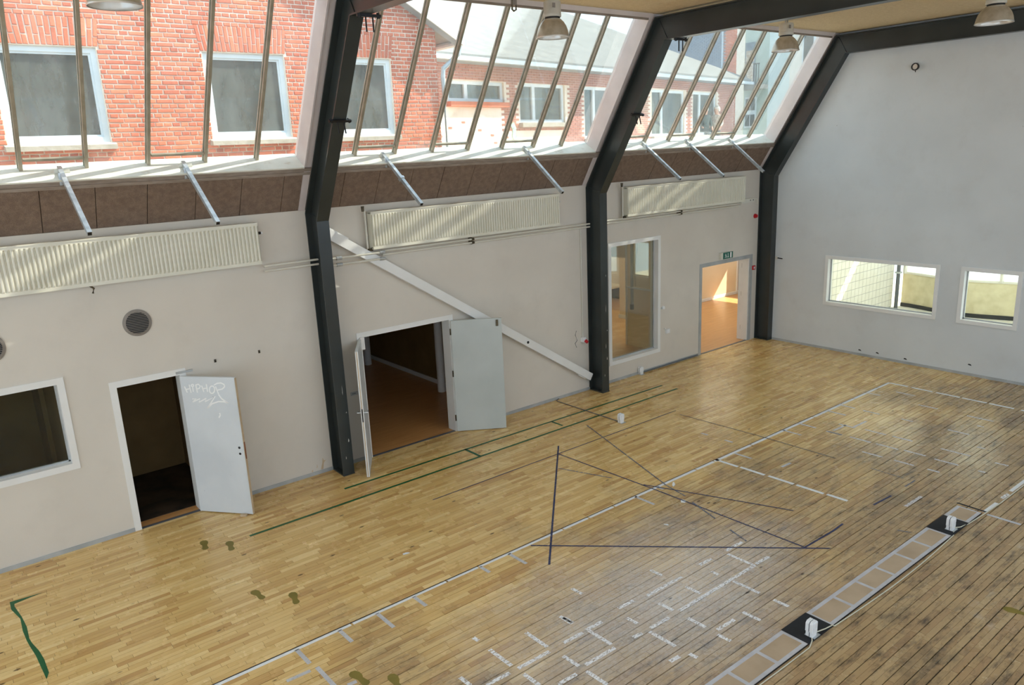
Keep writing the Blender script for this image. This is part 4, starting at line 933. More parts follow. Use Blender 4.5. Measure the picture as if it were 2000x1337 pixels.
# ------------------------------------------------------------------ floor tape
FZ = lambda a, b, hh: (a, b, 0.0006+hh)
def tape(parent, pts, w, mt, name='tape_strip', h=0.0006, base=0.0006):
    m = MB(); m.ribbon(pts, w, lambda a, b, hh: (a, b, base+hh), h); return m.build(name, mt, parent)
def line_thing(name, X, d, lab, cat='tape line', group=None):
    t = empty(name, X, d, 0.0); tag(t, lab, cat, group); return t
t = line_thing('tape_line', 2.2, 3.97, 'long white tape line running lengthwise through the middle of the floor', group='floor tape lines')
br = [-6.2, -3.8, -2.2, -0.974, -0.513, 0.857, 1.318, 1.805, 3.59, 4.036, 5.004, 5.44, 6.407, 6.869, 7.864, 8.279, 8.755, 9.191, 9.66]
yd = lambda x: 3.955 + 0.045*min(1, max(0, (x+1)/8)) + 0.022
for a, b in zip(br[:-1], br[1:]): tape(t, [(a+0.012, yd(a)), (b-0.012, yd(b))], 0.054, M_tapew)
tape(t, [(-6.2, yd(-6.2)-0.033), (4.0, yd(4)-0.033), (9.6, yd(9.6)-0.030)], 0.016, M_lined, 'dark_edge')
t = line_thing('tape_line', 9.65, 5.5, 'white dashed tape line across the floor nearest the end wall', group='floor tape lines')
for a, b in ((3.99,4.39),(4.46,4.85),(4.915,5.34),(5.383,5.80),(5.84,6.236),(6.35,6.75),(6.80,7.2)): tape(t, [(9.65,a),(9.655,b)], 0.058, M_tapew)
t = line_thing('tape_line', 4.15, 5.0, 'white dashed tape line crossing the middle of the floor', group='floor tape lines')
for a, b, x0, x1 in ((3.98,4.378,4.115,4.13),(4.411,4.825,4.144,4.156),(4.88,5.286,4.17,4.181),(5.328,5.737,4.185,4.2),(5.779,6.072,4.213,4.225)): tape(t, [(x0,a),(x1,b)], 0.056, M_tapew)
t = line_thing('tape_line', 6.0, 7.43, 'white tape line continuing the board strip towards the right edge', group='floor tape lines')
for a, b in ((5.17,5.56),(5.75,5.95),(6.06,6.75),(6.85,7.9)): tape(t, [(a,7.425),(b,7.435)], 0.05, M_tapew if a != 5.75 else M_tapeworn)
t = line_thing('tape_line', 5.13, 7.67, 'short silver tape strip at the right end of the board strip', group='floor tape lines')
tape(t, [(5.128,7.475),(5.134,7.86)], 0.05, M_tapeg)
t = line_thing('tape_line', 5.2, 7.28, 'short black tape strip just beyond the board strip', group='floor tape lines')
tape(t, [(5.20,7.08),(5.19,7.44)], 0.035, M_mat)
# faded scraps
def scraps(lab, X, d, dl, xl, mt):
    t = line_thing('tape_scraps', X, d, lab, 'tape marks', 'faded tape marks')
    for x, a, b in dl: tape(t, [(x, a), (x+0.01, b)], 0.045, mt)
    for a, b, y in xl: tape(t, [(a, y), (b, y+0.01)], 0.045, mt)
scraps('row of grey tape stubs branching off the long white line', -0.5, 4.1,
  [(-0.05,3.99,4.32),(-1.43,3.99,4.24),(-1.9,3.99,4.34),(-2.35,3.99,4.26),(-2.83,3.99,4.29),(-2.79,4.39,4.77),(-0.495,3.99,4.17),(2.246,3.99,4.34),(2.71,3.99,4.11),(4.53,4.03,4.335),(7.33,4.03,4.364)],
  [(-3.1,-2.86,4.385),(-2.68,-2.59,4.834),(4.585,4.81,4.835)], M_tapeg if False else tape_mat('grey_tape_stub', lin(190,188,190), lin(204,202,202), 0.64))
scraps('faded broken tape rows between the two white cross lines', 7.0, 5.3,
  [(5.94,4.0,4.34),(6.407,4.0,4.33),(6.4,4.53,4.8),(4.88,3.59,3.735),(4.86,3.12,3.25),(9.19,4.38,4.72),(8.74,5.0,5.33),(7.78,4.46,4.756),(7.815,5.12,5.31),(6.855,4.5,4.79),(6.91,4.94,5.29),(6.93,5.39,5.71),(6.425,4.93,5.285),(6.44,5.365,5.706),(6.48,5.79,6.11),(6.46,6.25,6.59),(5.98,5.37,5.69),(6.0,5.86,6.15),(6.015,6.34,6.51),(7.835,5.88,6.2),(8.35,6.13,6.23),(7.78,4.02,4.3),(8.77,4.03,4.276),(6.94,6.14,6.57),(7.39,6.495,6.607),(6.463,6.867,6.953),(6.94,6.914,7.088),(6.415,4.56,4.795),(8.735,5.82,6.24)],
  [(4.615,5.06,6.67),(6.5,6.9,4.6),(6.9,7.3,4.75)], M_tapef)
scraps('worn white grid marks on the scuffed floor nearest the camera', 0.3, 5.9,
  [(1.894,5.81,6.168),(1.45,6.21,6.545),(0.05,6.195,6.526),(-0.4,5.766,6.08),(-0.87,5.89,6.1),(-0.855,6.2,6.47),(0.97,5.92,6.115),(0.503,5.93,6.118),(-0.44,5.42,5.554),(1.03,6.63,6.84),(0.07,6.69,6.78),(0.52,6.31,6.53),(1.46,6.72,6.9),(0.94,5.42,5.59),(1.43,5.92,6.015),(0.0,5.08,5.24),(0.05,5.88,6.03),(0.52,6.69,6.84),(-0.455,5.38,5.566),(-0.905,5.35,5.68),(-1.353,5.32,5.66),(-1.815,5.46,5.62),(-1.33,5.83,6.05),(-1.363,5.05,5.13)],
  [(1.94,2.26,5.75),(1.45,1.665,5.74),(0.516,1.096,5.75),(0.107,0.339,5.70),(-0.41,-0.19,5.74),(-0.73,-0.47,5.74),(-1.32,-0.925,5.735),(-1.69,-1.42,5.72),(0.553,1.92,6.17),(0.1,0.385,6.165),(1.946,2.2,6.17),(-0.144,-0.026,6.15),(-0.8,-0.4,6.13),(-1.185,-0.953,6.16),(0.58,0.855,6.64),(-0.16,-0.03,6.64)], M_tapeworn)
for X, d_, a, sx, sy, lab in ((2.62,4.55,0.3,0.10,0.12,'white scrap of tape beside the blue diagonals'), (1.93,4.83,1.0,0.07,0.05,'tiny white scrap of tape on the bare floor left of the blue diagonals'), (-1.0,3.10,0.2,0.13,0.05,'flattened white paper scrap left of the long white line'), (2.95,4.10,0.9,0.05,0.17,'curled white tape end beside the long white line')):
    m = MB(); n = 9; rr = random.Random(int(X*100)); ca, sa = math.cos(a), math.sin(a)
    pts = [(math.cos(2*math.pi*k/n)*sx/2*rr.uniform(0.6,1.1), math.sin(2*math.pi*k/n)*sy/2*rr.uniform(0.6,1.1)) for k in range(n)]
    m.prism([(X+x*ca-y*sa, d_+x*sa+y*ca, 0.0006) for x, y in pts], (0,0,0.0012)); tag(m.build('tape_scrap', M_tapew), lab, 'tape scrap')
# green lines
t = line_thing('tape_line', 2.1, 1.25, 'longer green tape line nearer the camera, parallel to the window wall', group='green tape lines'); tape(t, [(-2.316,1.254),(6.498,1.251)], 0.046, M_green)
t = line_thing('tape_line', 2.9, 0.85, 'shorter green tape line nearer the window wall', group='green tape lines'); tape(t, [(-0.699,0.804),(2.8,0.85),(6.443,0.895)], 0.046, M_green)
t = line_thing('tape_line', 1.52, 1.02, 'short green cross bar in front of the open double doors', group='green tape lines'); tape(t, [(1.52,0.815),(1.529,1.238)], 0.05, M_green)
t = line_thing('tape_line', 3.43, 1.0, 'short green cross bar left of the grey cable', group='green tape lines'); tape(t, [(3.429,0.86),(3.432,1.16)], 0.045, M_green)
m = MB(); P = [(-4.685,0.885),(-5.015,0.857),(-5.019,1.052),(-4.962,1.338),(-4.971,1.633),(-4.961,1.873),(-4.948,2.016),(-4.923,2.237),(-4.912,2.438),(-4.895,2.744),(-4.86,2.642),(-4.865,2.359),(-4.884,2.165),(-4.924,1.945),(-4.934,1.841),(-4.926,1.575),(-4.943,1.313),(-4.981,0.999),(-4.975,0.939)]
m.prism([(x, y, 0.0006) for x, y in P], (0,0,0.0006)); tag(m.build('tape_corner', M_green), 'ragged green tape corner at the lower left of the floor', 'tape line')
# blue lines
BL = [([(2.738,1.819),(0.146,4.526)], 0.026, M_blue, 'navy tape line running almost straight up the picture from the long white line'),
      ([(0.075,2.06),(5.45,2.078)], 0.018, M_blue, 'thin navy tape line parallel to the green lines'),
      ([(2.505,2.052),(2.617,4.003),(2.697,6.351)], 0.022, M_blue, 'navy diagonal from the crossing of blue lines to the sharp blue corner'),
      ([(2.697,6.351),(3.314,6.371),(3.575,6.358)], 0.026, M_blue, 'short navy arm leaving the sharp blue corner'),
      ([(4.358,6.366),(4.795,6.397)], 0.026, M_blue, 'short navy dash in line with the blue corner, nearer the end wall'),
      ([(5.208,6.393),(5.502,6.396)], 0.022, M_blueg, 'faint short blue dash farthest along the blue arm'),
      ([(0.276,4.026),(2.896,6.571)], 0.024, M_blue, 'dashed navy line lying level across the scuffed floor'),
      ([(3.75,1.452),(2.849,4.036),(2.759,4.475)], 0.022, M_blueg, 'pale blue diagonal starting near the lone socket post'),
      ([(2.681,4.654),(2.518,5.163)], 0.024, M_blueg, 'pale blue dash continuing beyond the long white line'), ([(2.406,5.478),(2.314,5.787)], 0.024, M_blueg, 'pale blue dash above the worn white grid'),
      ([(2.12,2.504),(2.459,3.335)], 0.022, M_blueg, 'faint grey blue dash left of the long white line'),
      ([(2.62,3.814),(3.02,4.726),(3.447,5.734)], 0.020, M_blue, 'thin navy line fanning out under the white cross line'),
      ([(5.335,2.268),(5.427,3.886),(5.447,5.231)], 0.016, M_cable, 'thin dark line crossing the long white line towards the right'),
      ([(5.463,5.772),(5.459,6.249)], 0.018, M_blueg, 'faint dark dash at the end of the thin dark line'), ([(3.9,6.905),(3.965,7.048)], 0.02, M_blueg, 'tiny blue dash beside the board strip')]
for pts, w_, mt, lab in BL:
    t = line_thing('tape_line', pts[0][0], pts[0][1], lab, group='blue tape lines'); tape(t, pts, w_, mt, base=0.0016 + 0.0002*BL.index((pts, w_, mt, lab)))
# olive footprints
def footprint(X, d_, a, s, lab):
    o = [(-0.030,-0.135),(0.0,-0.15),(0.035,-0.14),(0.045,-0.10),(0.036,-0.05),(0.028,-0.01),(0.045,0.05),(0.052,0.09),(0.035,0.135),(0.0,0.15),(-0.04,0.13),(-0.058,0.08),(-0.050,0.02),(-0.030,-0.02),(-0.034,-0.07),(-0.040,-0.11)]
    ca, sa = math.cos(a), math.sin(a); m = MB()
    m.prism([(X+(x*ca-y*sa)*s, d_+(x*sa+y*ca)*s, 0.0006) for x, y in o], (0,0,0.0006)); tag(m.build('footprint_mark', M_olive), lab, 'floor marking', 'olive footprints')
footprint(-2.855, 1.075, 3.30, 0.95, 'olive footprint nearest the graffiti door, left one of its pair'); footprint(-2.604, 1.335, 3.30, 0.95, 'olive footprint nearest the graffiti door, right one of its pair')
footprint(-2.755, 2.72, 2.98, 0.88, 'olive footprint in the pair before the long white line, left one'); footprint(-2.465, 3.076, 3.3, 0.92, 'olive footprint in the pair before the long white line, right one')
footprint(-2.547, 4.82, 2.98, 0.95, 'olive footprint at the bottom edge of the picture, left one'); footprint(-2.317, 5.11, 3.3, 0.95, 'olive footprint at the bottom edge of the picture, right one')
footprint(3.096, 8.53, 2.9, 1.0, 'olive footprint alone at the right picture edge')

# ------------------------------------------------------------------ board strip with sockets
t = empty('board_strip', 2.5, 7.24, 0); tag(t, 'long strip of tan boards edged with silver tape on the floor at the right', 'floor boards')
SX0, SX1 = -1.6, 5.095
d_a = lambda x: 7.075 + 0.0095*(x+0.2)
MB().hexa([(x, d_a(x)+o_, z) for z in (0.001, 0.014) for x, o_ in ((SX0,0),(SX1,0),(SX1,0.295),(SX0,0.295))]).build('base_board', M_tapeg, t)
bx_ = [-1.25+0.0, -0.80, -0.345, 0.11, 0.565, 1.02]; 
def plate(x0, x1, nm, mt, inset=0.045, h=0.003):
    g = 0.022
    MB().hexa([(x, d_a(x)+o_, z) for z in (0.013, 0.014+h) for x, o_ in ((x0+g,inset),(x1-g,inset),(x1-g,0.295-inset),(x0+g,0.295-inset))]).build(nm, mt, t)
for a, b in zip([-1.57,-1.25,-0.80,-0.345,0.11,0.565], [-1.25,-0.80,-0.345,0.11,0.565,1.02]): plate(a, b, 'tan_panel', M_mdf, h=0.0008)
for a, b in zip([1.49,1.956,2.419,2.855,3.313,3.761], [1.956,2.419,2.855,3.313,3.761,4.20]): plate(a, b, 'tan_panel', M_mdf, h=0.0008)
plate(4.70, 5.09, 'tan_panel', M_mdf, h=0.0008)
MB().hexa([(x, d_a(x)+o_, z) for z in (0.0005, 0.016) for x, o_ in ((SX0,0.295),(SX1,0.295),(SX1,0.299),(SX0,0.299))]).build('dark_edge', M_black, t)
for a, b, lab in ((1.035,1.48,'black square board under the nearer socket post on the strip'), (4.215,4.69,'black square board under the farther socket post on the strip')):
    tag(MB().hexa([(x, d_a(x)+o_, z) for z in (0.0155, 0.019) for x, o_ in ((a,-0.004),(b,-0.004),(b,0.303),(a,0.303))]).build('black_board', M_mat), lab, 'board', 'black boards on the strip')
socket_post(1.17, 7.335, 0.0195, 'white double socket post on the nearer black board'); socket_post(4.35, 7.345, 0.0195, 'white double socket post on the farther black board')
cpts = [(-1.6, 7.395)] + [(x, 7.40+0.010*math.sin(x*1.7)+0.006*x) for x in [-1, -0.2, 0.5, 1.0]]
m = MB(); m.tube([(x, y, 0.008) for x, y in cpts] + [(1.10,7.385,0.02),(1.13,7.365,0.025)], 0.006, 6); tag(m.build('floor_cable', M_cablew, smooth=True), 'cream cable along the board strip up to the nearer socket post', 'cable')
m = MB(); m.tube([(1.24,7.345,0.03),(1.36,7.375,0.028),(1.48,7.385,0.02)] + [(1.5+0.25*k, 7.398+0.045*math.sin(math.pi*k/11)+0.002*k, 0.008) for k in range(12)] + [(4.30,7.40,0.012),(4.33,7.385,0.024)], 0.006, 6); tag(m.build('floor_cable', M_cablew, smooth=True), 'cream cable along the board strip between the two socket posts', 'cable')
m = MB(); m.tube([(4.42,7.36,0.026),(4.50,7.40,0.02),(4.7,7.425,0.008),(5.1,7.45,0.008),(5.6,7.472,0.008),(6.3,7.478,0.008),(7.6,7.49,0.008)], 0.007, 6); tag(m.build('floor_cable', M_cablew, smooth=True), 'cream cable leaving the farther socket post along the white tape to the right', 'cable')

# ------------------------------------------------------------------ brick house across the passage
DB = -1.70
bh = empty('brick_house', -1.5, -4.5, 3.45); tag(bh, 'red brick gable house with white framed windows beyond the nearest slanted window', 'building')
WINS = [(-3.85, -2.58), (-1.125, 0.17), (0.87, 2.145), (-6.5, -5.2)]
WZ0, WZ1 = 5.215, 6.50
bhole = [(a, b, WZ0, WZ1) for a, b in WINS]
o = slab(-7.0, 3.125, 3.45, 9.5, bhole, DB-0.30, DB-0.012).build('mortar_wall', M_mortar, bh)
# cut the wall to the roof slope on the right by the verge: a gable prism above z 6.95 is hidden by the roof below
CH, ST, HD, JT = 0.0667, 0.224, 0.104, 0.016
verge_z = lambda x: 7.40 - 0.55*(x-2.544)
bricks = []
r2 = random.Random(11)
z = 4.55; k = 0
while z < 8.2:
    x = -6.2 + (0 if k % 4 == 0 else 0.06 if k % 2 else 0.12)
    while x < 3.125:
        L = HD if (k % 2 == 1) else ST
        if r2.random() < 0.06: L = HD if L == ST else ST
        x0, x1 = x, min(x+L, 3.13)
        x += L + JT
        zc = z+0.0275; ok = True; segs = [(x0, x1)]
        for a, b in WINS:
            in_win = WZ0-0.10 < zc < WZ1
            in_arch = WZ1 <= zc < 6.885
            lo_, hi_ = (a-0.012, b+0.012) if not in_arch else (a-0.03-(zc-6.5)*0.10, b+0.03+(zc-6.5)*0.10)
            if in_win or in_arch:
                ns = []
                for s0, s1 in segs:
                    if s1 <= lo_ or s0 >= hi_: ns.append((s0, s1)); continue
                    if s0 < lo_: ns.append((s0, lo_))
                    if s1 > hi_: ns.append((hi_, s1))
                segs = ns
        for s0, s1 in segs:
            if s1 - s0 > 0.012 and zc < verge_z((s0+s1)/2) + 0.02:
                bricks.append(('h', s0, s1, z, z+0.051))
    z += CH; k += 1
for a, b in WINS[:3]:                                     # soldier-course flat arches
    n = int((b-a+0.06)/0.067); w_ = (b-a+0.06)/n
    for i in range(n):
        f = (i+0.5)/n - 0.5
        xb = a-0.03+i*w_; lean = f*0.11
        cuts = [(6.512, 6.735), (6.747, 6.88)] if i % 2 else [(6.512, 6.632), (6.644, 6.88)]
        for c0, c1 in cuts: bricks.append(('v', xb+0.006, xb+w_-0.006, c0, c1, lean))
def brick_geo(b):
    j = r2.uniform(-0.004, 0.004); q = lambda: r2.uniform(-0.0035, 0.0035)
    if b[0] == 'h':
        c = [(b[1],b[3]), (b[2],b[3]), (b[2],b[4]), (b[1],b[4])]
    else:
        s0 = (b[3]-6.512)/0.368*b[5]; s1 = (b[4]-6.512)/0.368*b[5]
        c = [(b[1]+s0,b[3]), (b[2]+s0,b[3]), (b[2]+s1,b[4]), (b[1]+s1,b[4])]
    c = [(x+q(), z+q()) for x, z in c]; mx = sum(x for x, _ in c)/4; mz = sum(z for _, z in c)/4
    back = [(x, DB-0.03, z) for x, z in c]; e = 0.006
    front_ = [(x+(e if x < mx else -e), DB+j, z+(e if z < mz else -e)) for x, z in c]
    mid = [(x, DB-0.006+j, z) for x, z in c]
    vs_ = back+mid+front_
    fs = [(8,9,10,11)] + [(4+i, 4+(i+1) % 4, 8+(i+1) % 4, 8+i) for i in range(4)] + [(i, (i+1) % 4, 4+(i+1) % 4, 4+i) for i in range(4)]
    return vs_, fs
sc_ = []
for i, b in enumerate(bricks):
    p = proj((b[1]+b[2])/2, DB, (b[3]+b[4])/2)
    if p and -20 < p[0] < 1200 and -10 < p[1] < 330: sc_.append(((b[2]-b[1])*(b[4]-b[3])/p[2]**2, i))
sc_.sort(reverse=True); sing = set(i for _, i in sc_[:300])
rest = MB(); tn = []
for i, b in enumerate(bricks):
    vs_, fs = brick_geo(b); tone = min(1, max(0, r2.gauss(0.55, 0.22)))
    if i in sing:
        o = MB().add(vs_, fs).build('brick', M_brick, bh); tone_attr(o.data, [tone]*len(fs))
    else: rest.add(vs_, fs); tn += [tone]*len(fs)
o = rest.build('brickwork', M_brick, bh); tone_attr(o.data, tn); o['kind'] = 'stuff'
for a, b in WINS:
    t = MB(); f_ = 0.075
    t.box(a, a+f_, DB-0.12, DB-0.05, WZ0, WZ1).box(b-f_, b, DB-0.12, DB-0.05, WZ0, WZ1).box(a+f_, b-f_, DB-0.12, DB-0.05, WZ1-f_, WZ1).box(a+f_, b-f_, DB-0.12, DB-0.05, WZ0, WZ0+f_)
    w = t.build('window_frame', M_winwhite, bh)
    t = MB(); g_ = f_; q_ = 0.03
    t.box(a+g_, a+g_+q_, DB-0.105, DB-0.07, WZ0+g_, WZ1-g_).box(b-g_-q_, b-g_, DB-0.105, DB-0.07, WZ0+g_, WZ1-g_).box(a+g_+q_, b-g_-q_, DB-0.105, DB-0.07, WZ1-g_-q_, WZ1-g_).box(a+g_+q_, b-g_-q_, DB-0.105, DB-0.07, WZ0+g_, WZ0+g_+q_)
    t.build('sash', M_winwhite, w)
    MB().box(a+g_+q_, b-g_-q_, DB-0.09, DB-0.084, WZ0+g_+q_, WZ1-g_-q_).build('pane', M_glassdark, w)
    t = MB(); t.hexa([(a-0.06, DB-0.05, WZ0-0.095), (b+0.06, DB-0.05, WZ0-0.095), (b+0.05, DB+0.12, WZ0-0.10), (a-0.05, DB+0.12, WZ0-0.10), (a-0.06, DB-0.05, WZ0), (b+0.06, DB-0.05, WZ0), (b+0.05, DB+0.12, WZ0-0.035), (a-0.05, DB+0.12, WZ0-0.035)]); t.build('window_sill', M_stone, bh)
MB().box(3.0, 3.125, -8.0, DB-0.30, 3.45, 7.0).build('end_wall', M_brickflat, bh); MB().box(-7.0, 3.0, -3.3, -3.2, 3.45, 8.6).build('room_back', mat('dim_room', lin(96,100,96), lin(120,124,118), 0.8, 0.9), bh); MB().box(-7.1, -7.0, -8.0, DB-0.01, 3.45, 7.2).build('end_wall', M_brickflat, bh)
# verge and roof
t = MB(); xa, xb = -2.2, 3.56
pv = lambda x, o: verge_z(x)+o
t.hexa([(x, d_, pv(x, o)) for o in (0.03, 0.12) for x, d_ in ((xa, -8), (xb, -8), (xb, DB+0.28), (xa, DB+0.28))]); t.build('roof_slope', M_roofg, bh)
t = MB(); t.hexa([(x, d_, z_+o) for o in (0.03, 0.12) for x, d_, z_ in ((xa, -8, pv(xa,0)), (-7.9, -8, pv(xa,0)-3.1), (-7.9, DB+0.28, pv(xa,0)-3.1), (xa, DB+0.28, pv(xa,0)))]); t.build('roof_slope', M_roofg, bh)
t = MB(); t.hexa([(x, d_, pv(x, o)) for o in (-0.10, 0.13) for x, d_ in ((xa, DB+0.28), (xb, DB+0.28), (xb, DB+0.31), (xa, DB+0.31))]); t.build('verge_board', M_winwhite, bh)
t = MB(); t.hexa([(x, d_, pv(x, o)) for o in (-0.06, 0.03) for x, d_ in ((xa, DB), (xb, DB), (xb, DB+0.28), (xa, DB+0.28))]); t.build('verge_soffit', M_slate, bh)
MB().tube([(3.58,-7.9,6.82),(3.58,DB+0.28,6.82)], 0.06, 10).build('gutter', M_zinc, bh)
MB().tube([(3.56,DB+0.15,6.80),(3.54,DB+0.13,6.62),(3.22,DB+0.06,6.36),(3.20,DB+0.06,6.2),(3.20,DB+0.06,4.4)], 0.045, 10).build('downpipe', M_zinc, bh)

# ------------------------------------------------------------------ low building with grey roof
nx, nd = 0.207, 0.978; cB = -4.196
ux, ud = 0.978, -0.207                                  # along the facade
def LB(s, o, z):                                        # s: X position on facade line, o: out of the facade towards us
    dd = (cB - nx*s)/nd
    return (s + nx*o, dd + nd*o, z)
lb = empty('low_building', 12, -7, 3.46); tag(lb, 'low building with a pale grey roof, limewashed wall and wide windows across the yard', 'building')
def lbox(nm, s0, s1, o0, o1, z0, z1, mt, parent=None):
    return MB().hexa([LB(s, o, z) for z in (z0, z1) for s, o in ((s0,o0),(s1,o0),(s1,o1),(s0,o1))]).build(nm, mt, parent or lb)
LW = [(5.95, 8.07, 6.06, 6.58), (8.70, 10.80, 5.54, 6.60), (11.80, 13.6, 5.05, 6.60), (15.85, 18.25, 5.05, 6.63), (18.90, 20.90, 5.05, 6.63)]
def facade(s0, s1, z0, z1, mt, nm):
    hs = [w_ for w_ in LW]
    us = sorted(set([s0, s1] + [u_ for w_ in hs for u_ in w_[:2] if s0 < u_ < s1])); ws_ = sorted(set([z0, z1] + [u_ for w_ in hs for u_ in w_[2:] if z0 < u_ < z1]))
    m = MB()
    for a, b in zip(us[:-1], us[1:]):
        for c0, c1 in zip(ws_[:-1], ws_[1:]):
            if any(w_[0] <= (a+b)/2 <= w_[1] and w_[2] <= (c0+c1)/2 <= w_[3] for w_ in hs): continue
            m.hexa([LB(s, o, z) for z in (c0, c1) for s, o in ((a,-0.25),(b,-0.25),(b,0.0),(a,0.0))])
    return m.build(nm, mt, lb)
facade(3.8, 8.10, 3.46, 5.92, M_limewash, 'limewashed_wall'); facade(8.10, 10.87, 3.46, 5.36, M_limewash, 'limewashed_wall')
facade(8.10, 10.87, 5.36, 7.0, M_mortar, 'upper_wall'); facade(3.8, 8.10, 5.92, 7.0, M_mortar, 'upper_wall'); facade(10.87, 16.2, 3.46, 7.0, M_mortar, 'upper_wall'); facade(16.2, 22.5, 4.3, 7.0, M_mortar, 'upper_wall')
bm_ = MB(); tn = []
z = 4.8; k = 0
while z < 7.0:
    s = 3.85 + (0.12 if k % 2 else 0)
    while s < 22.4:
        L = ST; c = s+L/2; zc = z+0.027
        lime = (s+L < 8.10 and zc < 5.92) or (s+L < 10.87 and zc < 5.36)
        inw = any(w_[0]-0.02 < s+L and s < w_[1]+0.02 and w_[2]-0.02 < zc < w_[3]+0.02 for w_ in LW)
        if not inw and not lime:
            j = r2.uniform(-0.003, 0.003)
            bm_.hexa([LB(x, o, zz) for zz in (z, z+0.055) for x, o in ((s,-0.02),(s+L,-0.02),(s+L,0.012+j),(s,0.012+j))]); tn += [min(1, max(0, r2.gauss(0.55, 0.2)))]*6
        elif lime and r2.random() < 0.035:
            bm_.hexa([LB(x, o, zz) for zz in (z, z+0.055) for x, o in ((s,-0.02),(s+L*r2.uniform(0.3,0.9),-0.02),(s+L*0.6,0.004),(s,0.004))]); tn += [0.8]*6
        s += L + JT
    z += CH; k += 1
o = bm_.build('brickwork', M_brickhaze, lb, recalc=True); tone_attr(o.data, tn); o['kind'] = 'stuff'
for i, (a, b, z0, z1) in enumerate(LW):
    f_ = 0.09; m = MB()
    hx_ = lambda s0, s1, c0, c1, o0=-0.16, o1=-0.06: m.hexa([LB(s, o, z) for z in (c0, c1) for s, o in ((s0,o0),(s1,o0),(s1,o1),(s0,o1))])
    hx_(a, a+f_, z0, z1); hx_(b-f_, b, z0, z1); hx_(a+f_, b-f_, z1-f_, z1); hx_(a+f_, b-f_, z0, z0+f_)
    mu = a + (b-a)*0.33; hx_(mu-0.06, mu+0.06, z0+f_, z1-f_)
    w = m.build('window_frame', M_winwhite, lb)
    for p0, p1 in ((a+f_, mu-0.06), (mu+0.06, b-f_)): lbox('pane', p0, p1, -0.115, -0.11, z0+f_, z1-f_, M_glassdark, w)
    lbox('window_sill', a-0.05, b+0.05, -0.06, 0.14, z0-0.12, z0, M_stone if i else M_brickflat)
    lbox('room_back', a, b, -1.6, -1.5, z0-0.4, z1+0.3, mat('office_dim_%d' % i, lin(104,124,112), lin(132,150,140), 0.8, 0.9))
# roof, eave overhang, gutter
m = MB(); OV = 0.56
m.hexa([LB(s, o, z+dz) for dz in (0.0, 0.10) for s, o, z in ((3.75,OV,7.02),(22.9,OV,7.06),(22.9,-9.5,11.2),(3.75,-9.5,11.2))]); m.build('roof', M_roofg, lb)
lbox('soffit', 3.8, 22.6, 0.0, OV-0.03, 6.97, 7.0, M_slate); lbox('gutter', 3.75, 22.9, OV-0.01, OV+0.10, 6.96, 7.06, M_zinc)
# green smear on the limewash
m = MB(); m.ribbon([(8.33,5.53),(8.42,5.38),(8.40,5.2),(8.52,5.02),(8.50,4.9)], 0.16, lambda a, b, hh: LB(a, 0.016+hh, b), 0.002); m.build('green_smear', tape_mat('mint_paint', lin(176,222,196), lin(190,230,206), 0.58), lb)

# taller houses behind
tb = empty('tall_brick_house', 27, -10, 4.3); tag(tb, 'tall brick house with a sunlit corner behind the low grey roof', 'building')
def fbox(nm, X0, X1, d0, d1, z0, z1, mt, parent): return MB().box(X0, X1, d0, d1, z0, z1).build(nm, mt, parent)
M_shadebrick = mat('shaded_brick', lin(122,132,146), lin(140,150,162), 9, 0.9)  # slate tone paints the shade of this side into its brick colour
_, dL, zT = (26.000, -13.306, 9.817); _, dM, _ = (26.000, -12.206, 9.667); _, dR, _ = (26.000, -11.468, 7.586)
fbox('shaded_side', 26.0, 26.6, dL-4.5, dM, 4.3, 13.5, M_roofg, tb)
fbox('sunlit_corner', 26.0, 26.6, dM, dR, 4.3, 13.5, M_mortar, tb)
bm_ = MB(); tn = []; bs_ = MB(); z = 4.6; k = 0
while z < 12.6:
    y = dM + 0.01 + (0.12 if k % 2 else 0)
    while y < dR-0.1:
        L = ST if y+ST < dR else dR-y-0.01
        bm_.box(25.988, 26.0, y, y+L, z, z+0.055); tn += [min(1, max(0, r2.gauss(0.65, 0.2)))]*6; y += L+JT
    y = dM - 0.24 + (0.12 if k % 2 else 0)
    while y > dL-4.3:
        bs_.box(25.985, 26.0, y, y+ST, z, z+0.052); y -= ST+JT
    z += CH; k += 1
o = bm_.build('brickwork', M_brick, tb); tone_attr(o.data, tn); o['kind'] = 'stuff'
o = bs_.build('shaded_brickwork', M_shadebrick, tb); o['kind'] = 'stuff'
fbox('downpipe', 25.9, 25.98, dM-0.04, dM+0.04, 7.5, 13.5, M_zinc, tb)
th = empty('cream_house', 32, -10, 4.3); tag(th, 'narrow cream house with a dark balcony opening behind the yard', 'building')
a0 = -16.706; a1 = -15.860
fbox('cream_wall', 33.0, 33.5, a0-1, a1, 4.3, 15, M_cream, th)
g0 = -15.227; g1 = -13.738; zb_ = 7.554
fbox('grey_bay', 32.0, 32.6, g0, g1, 4.3, 15, mat('sage_render', lin(176,190,182), lin(188,200,193), 3, 0.9), th)
fbox('balcony_opening', 31.92, 32.02, g0+0.05, g0+0.65, zb_, 9.775, M_slate, th)
fbox('balcony_slab', 31.1, 32.0, g0-0.2, g1, zb_-0.22, zb_, M_roofg, th)
for i in range(12):
    y = g0-0.15 + (g1-g0+0.1)*i/11; fbox('baluster', 31.13, 31.16, y, y+0.03, zb_, zb_+1.0, M_black, th)
fbox('handrail', 31.12, 31.17, g0-0.2, g1, zb_+1.0, zb_+1.05, M_black, th)
zc = 6.291; yc = -14.739
w = fbox('window_frame', 31.9, 31.99, yc-0.35, yc+0.35, zc-0.9, zc+0.7, M_winwhite, th)
for y in (yc-0.29, yc+0.03):
    for z_ in (zc-0.82, zc+0.0): fbox('pane', 31.88, 31.9, y, y+0.26, z_, z_+0.6, M_glassdark, w)
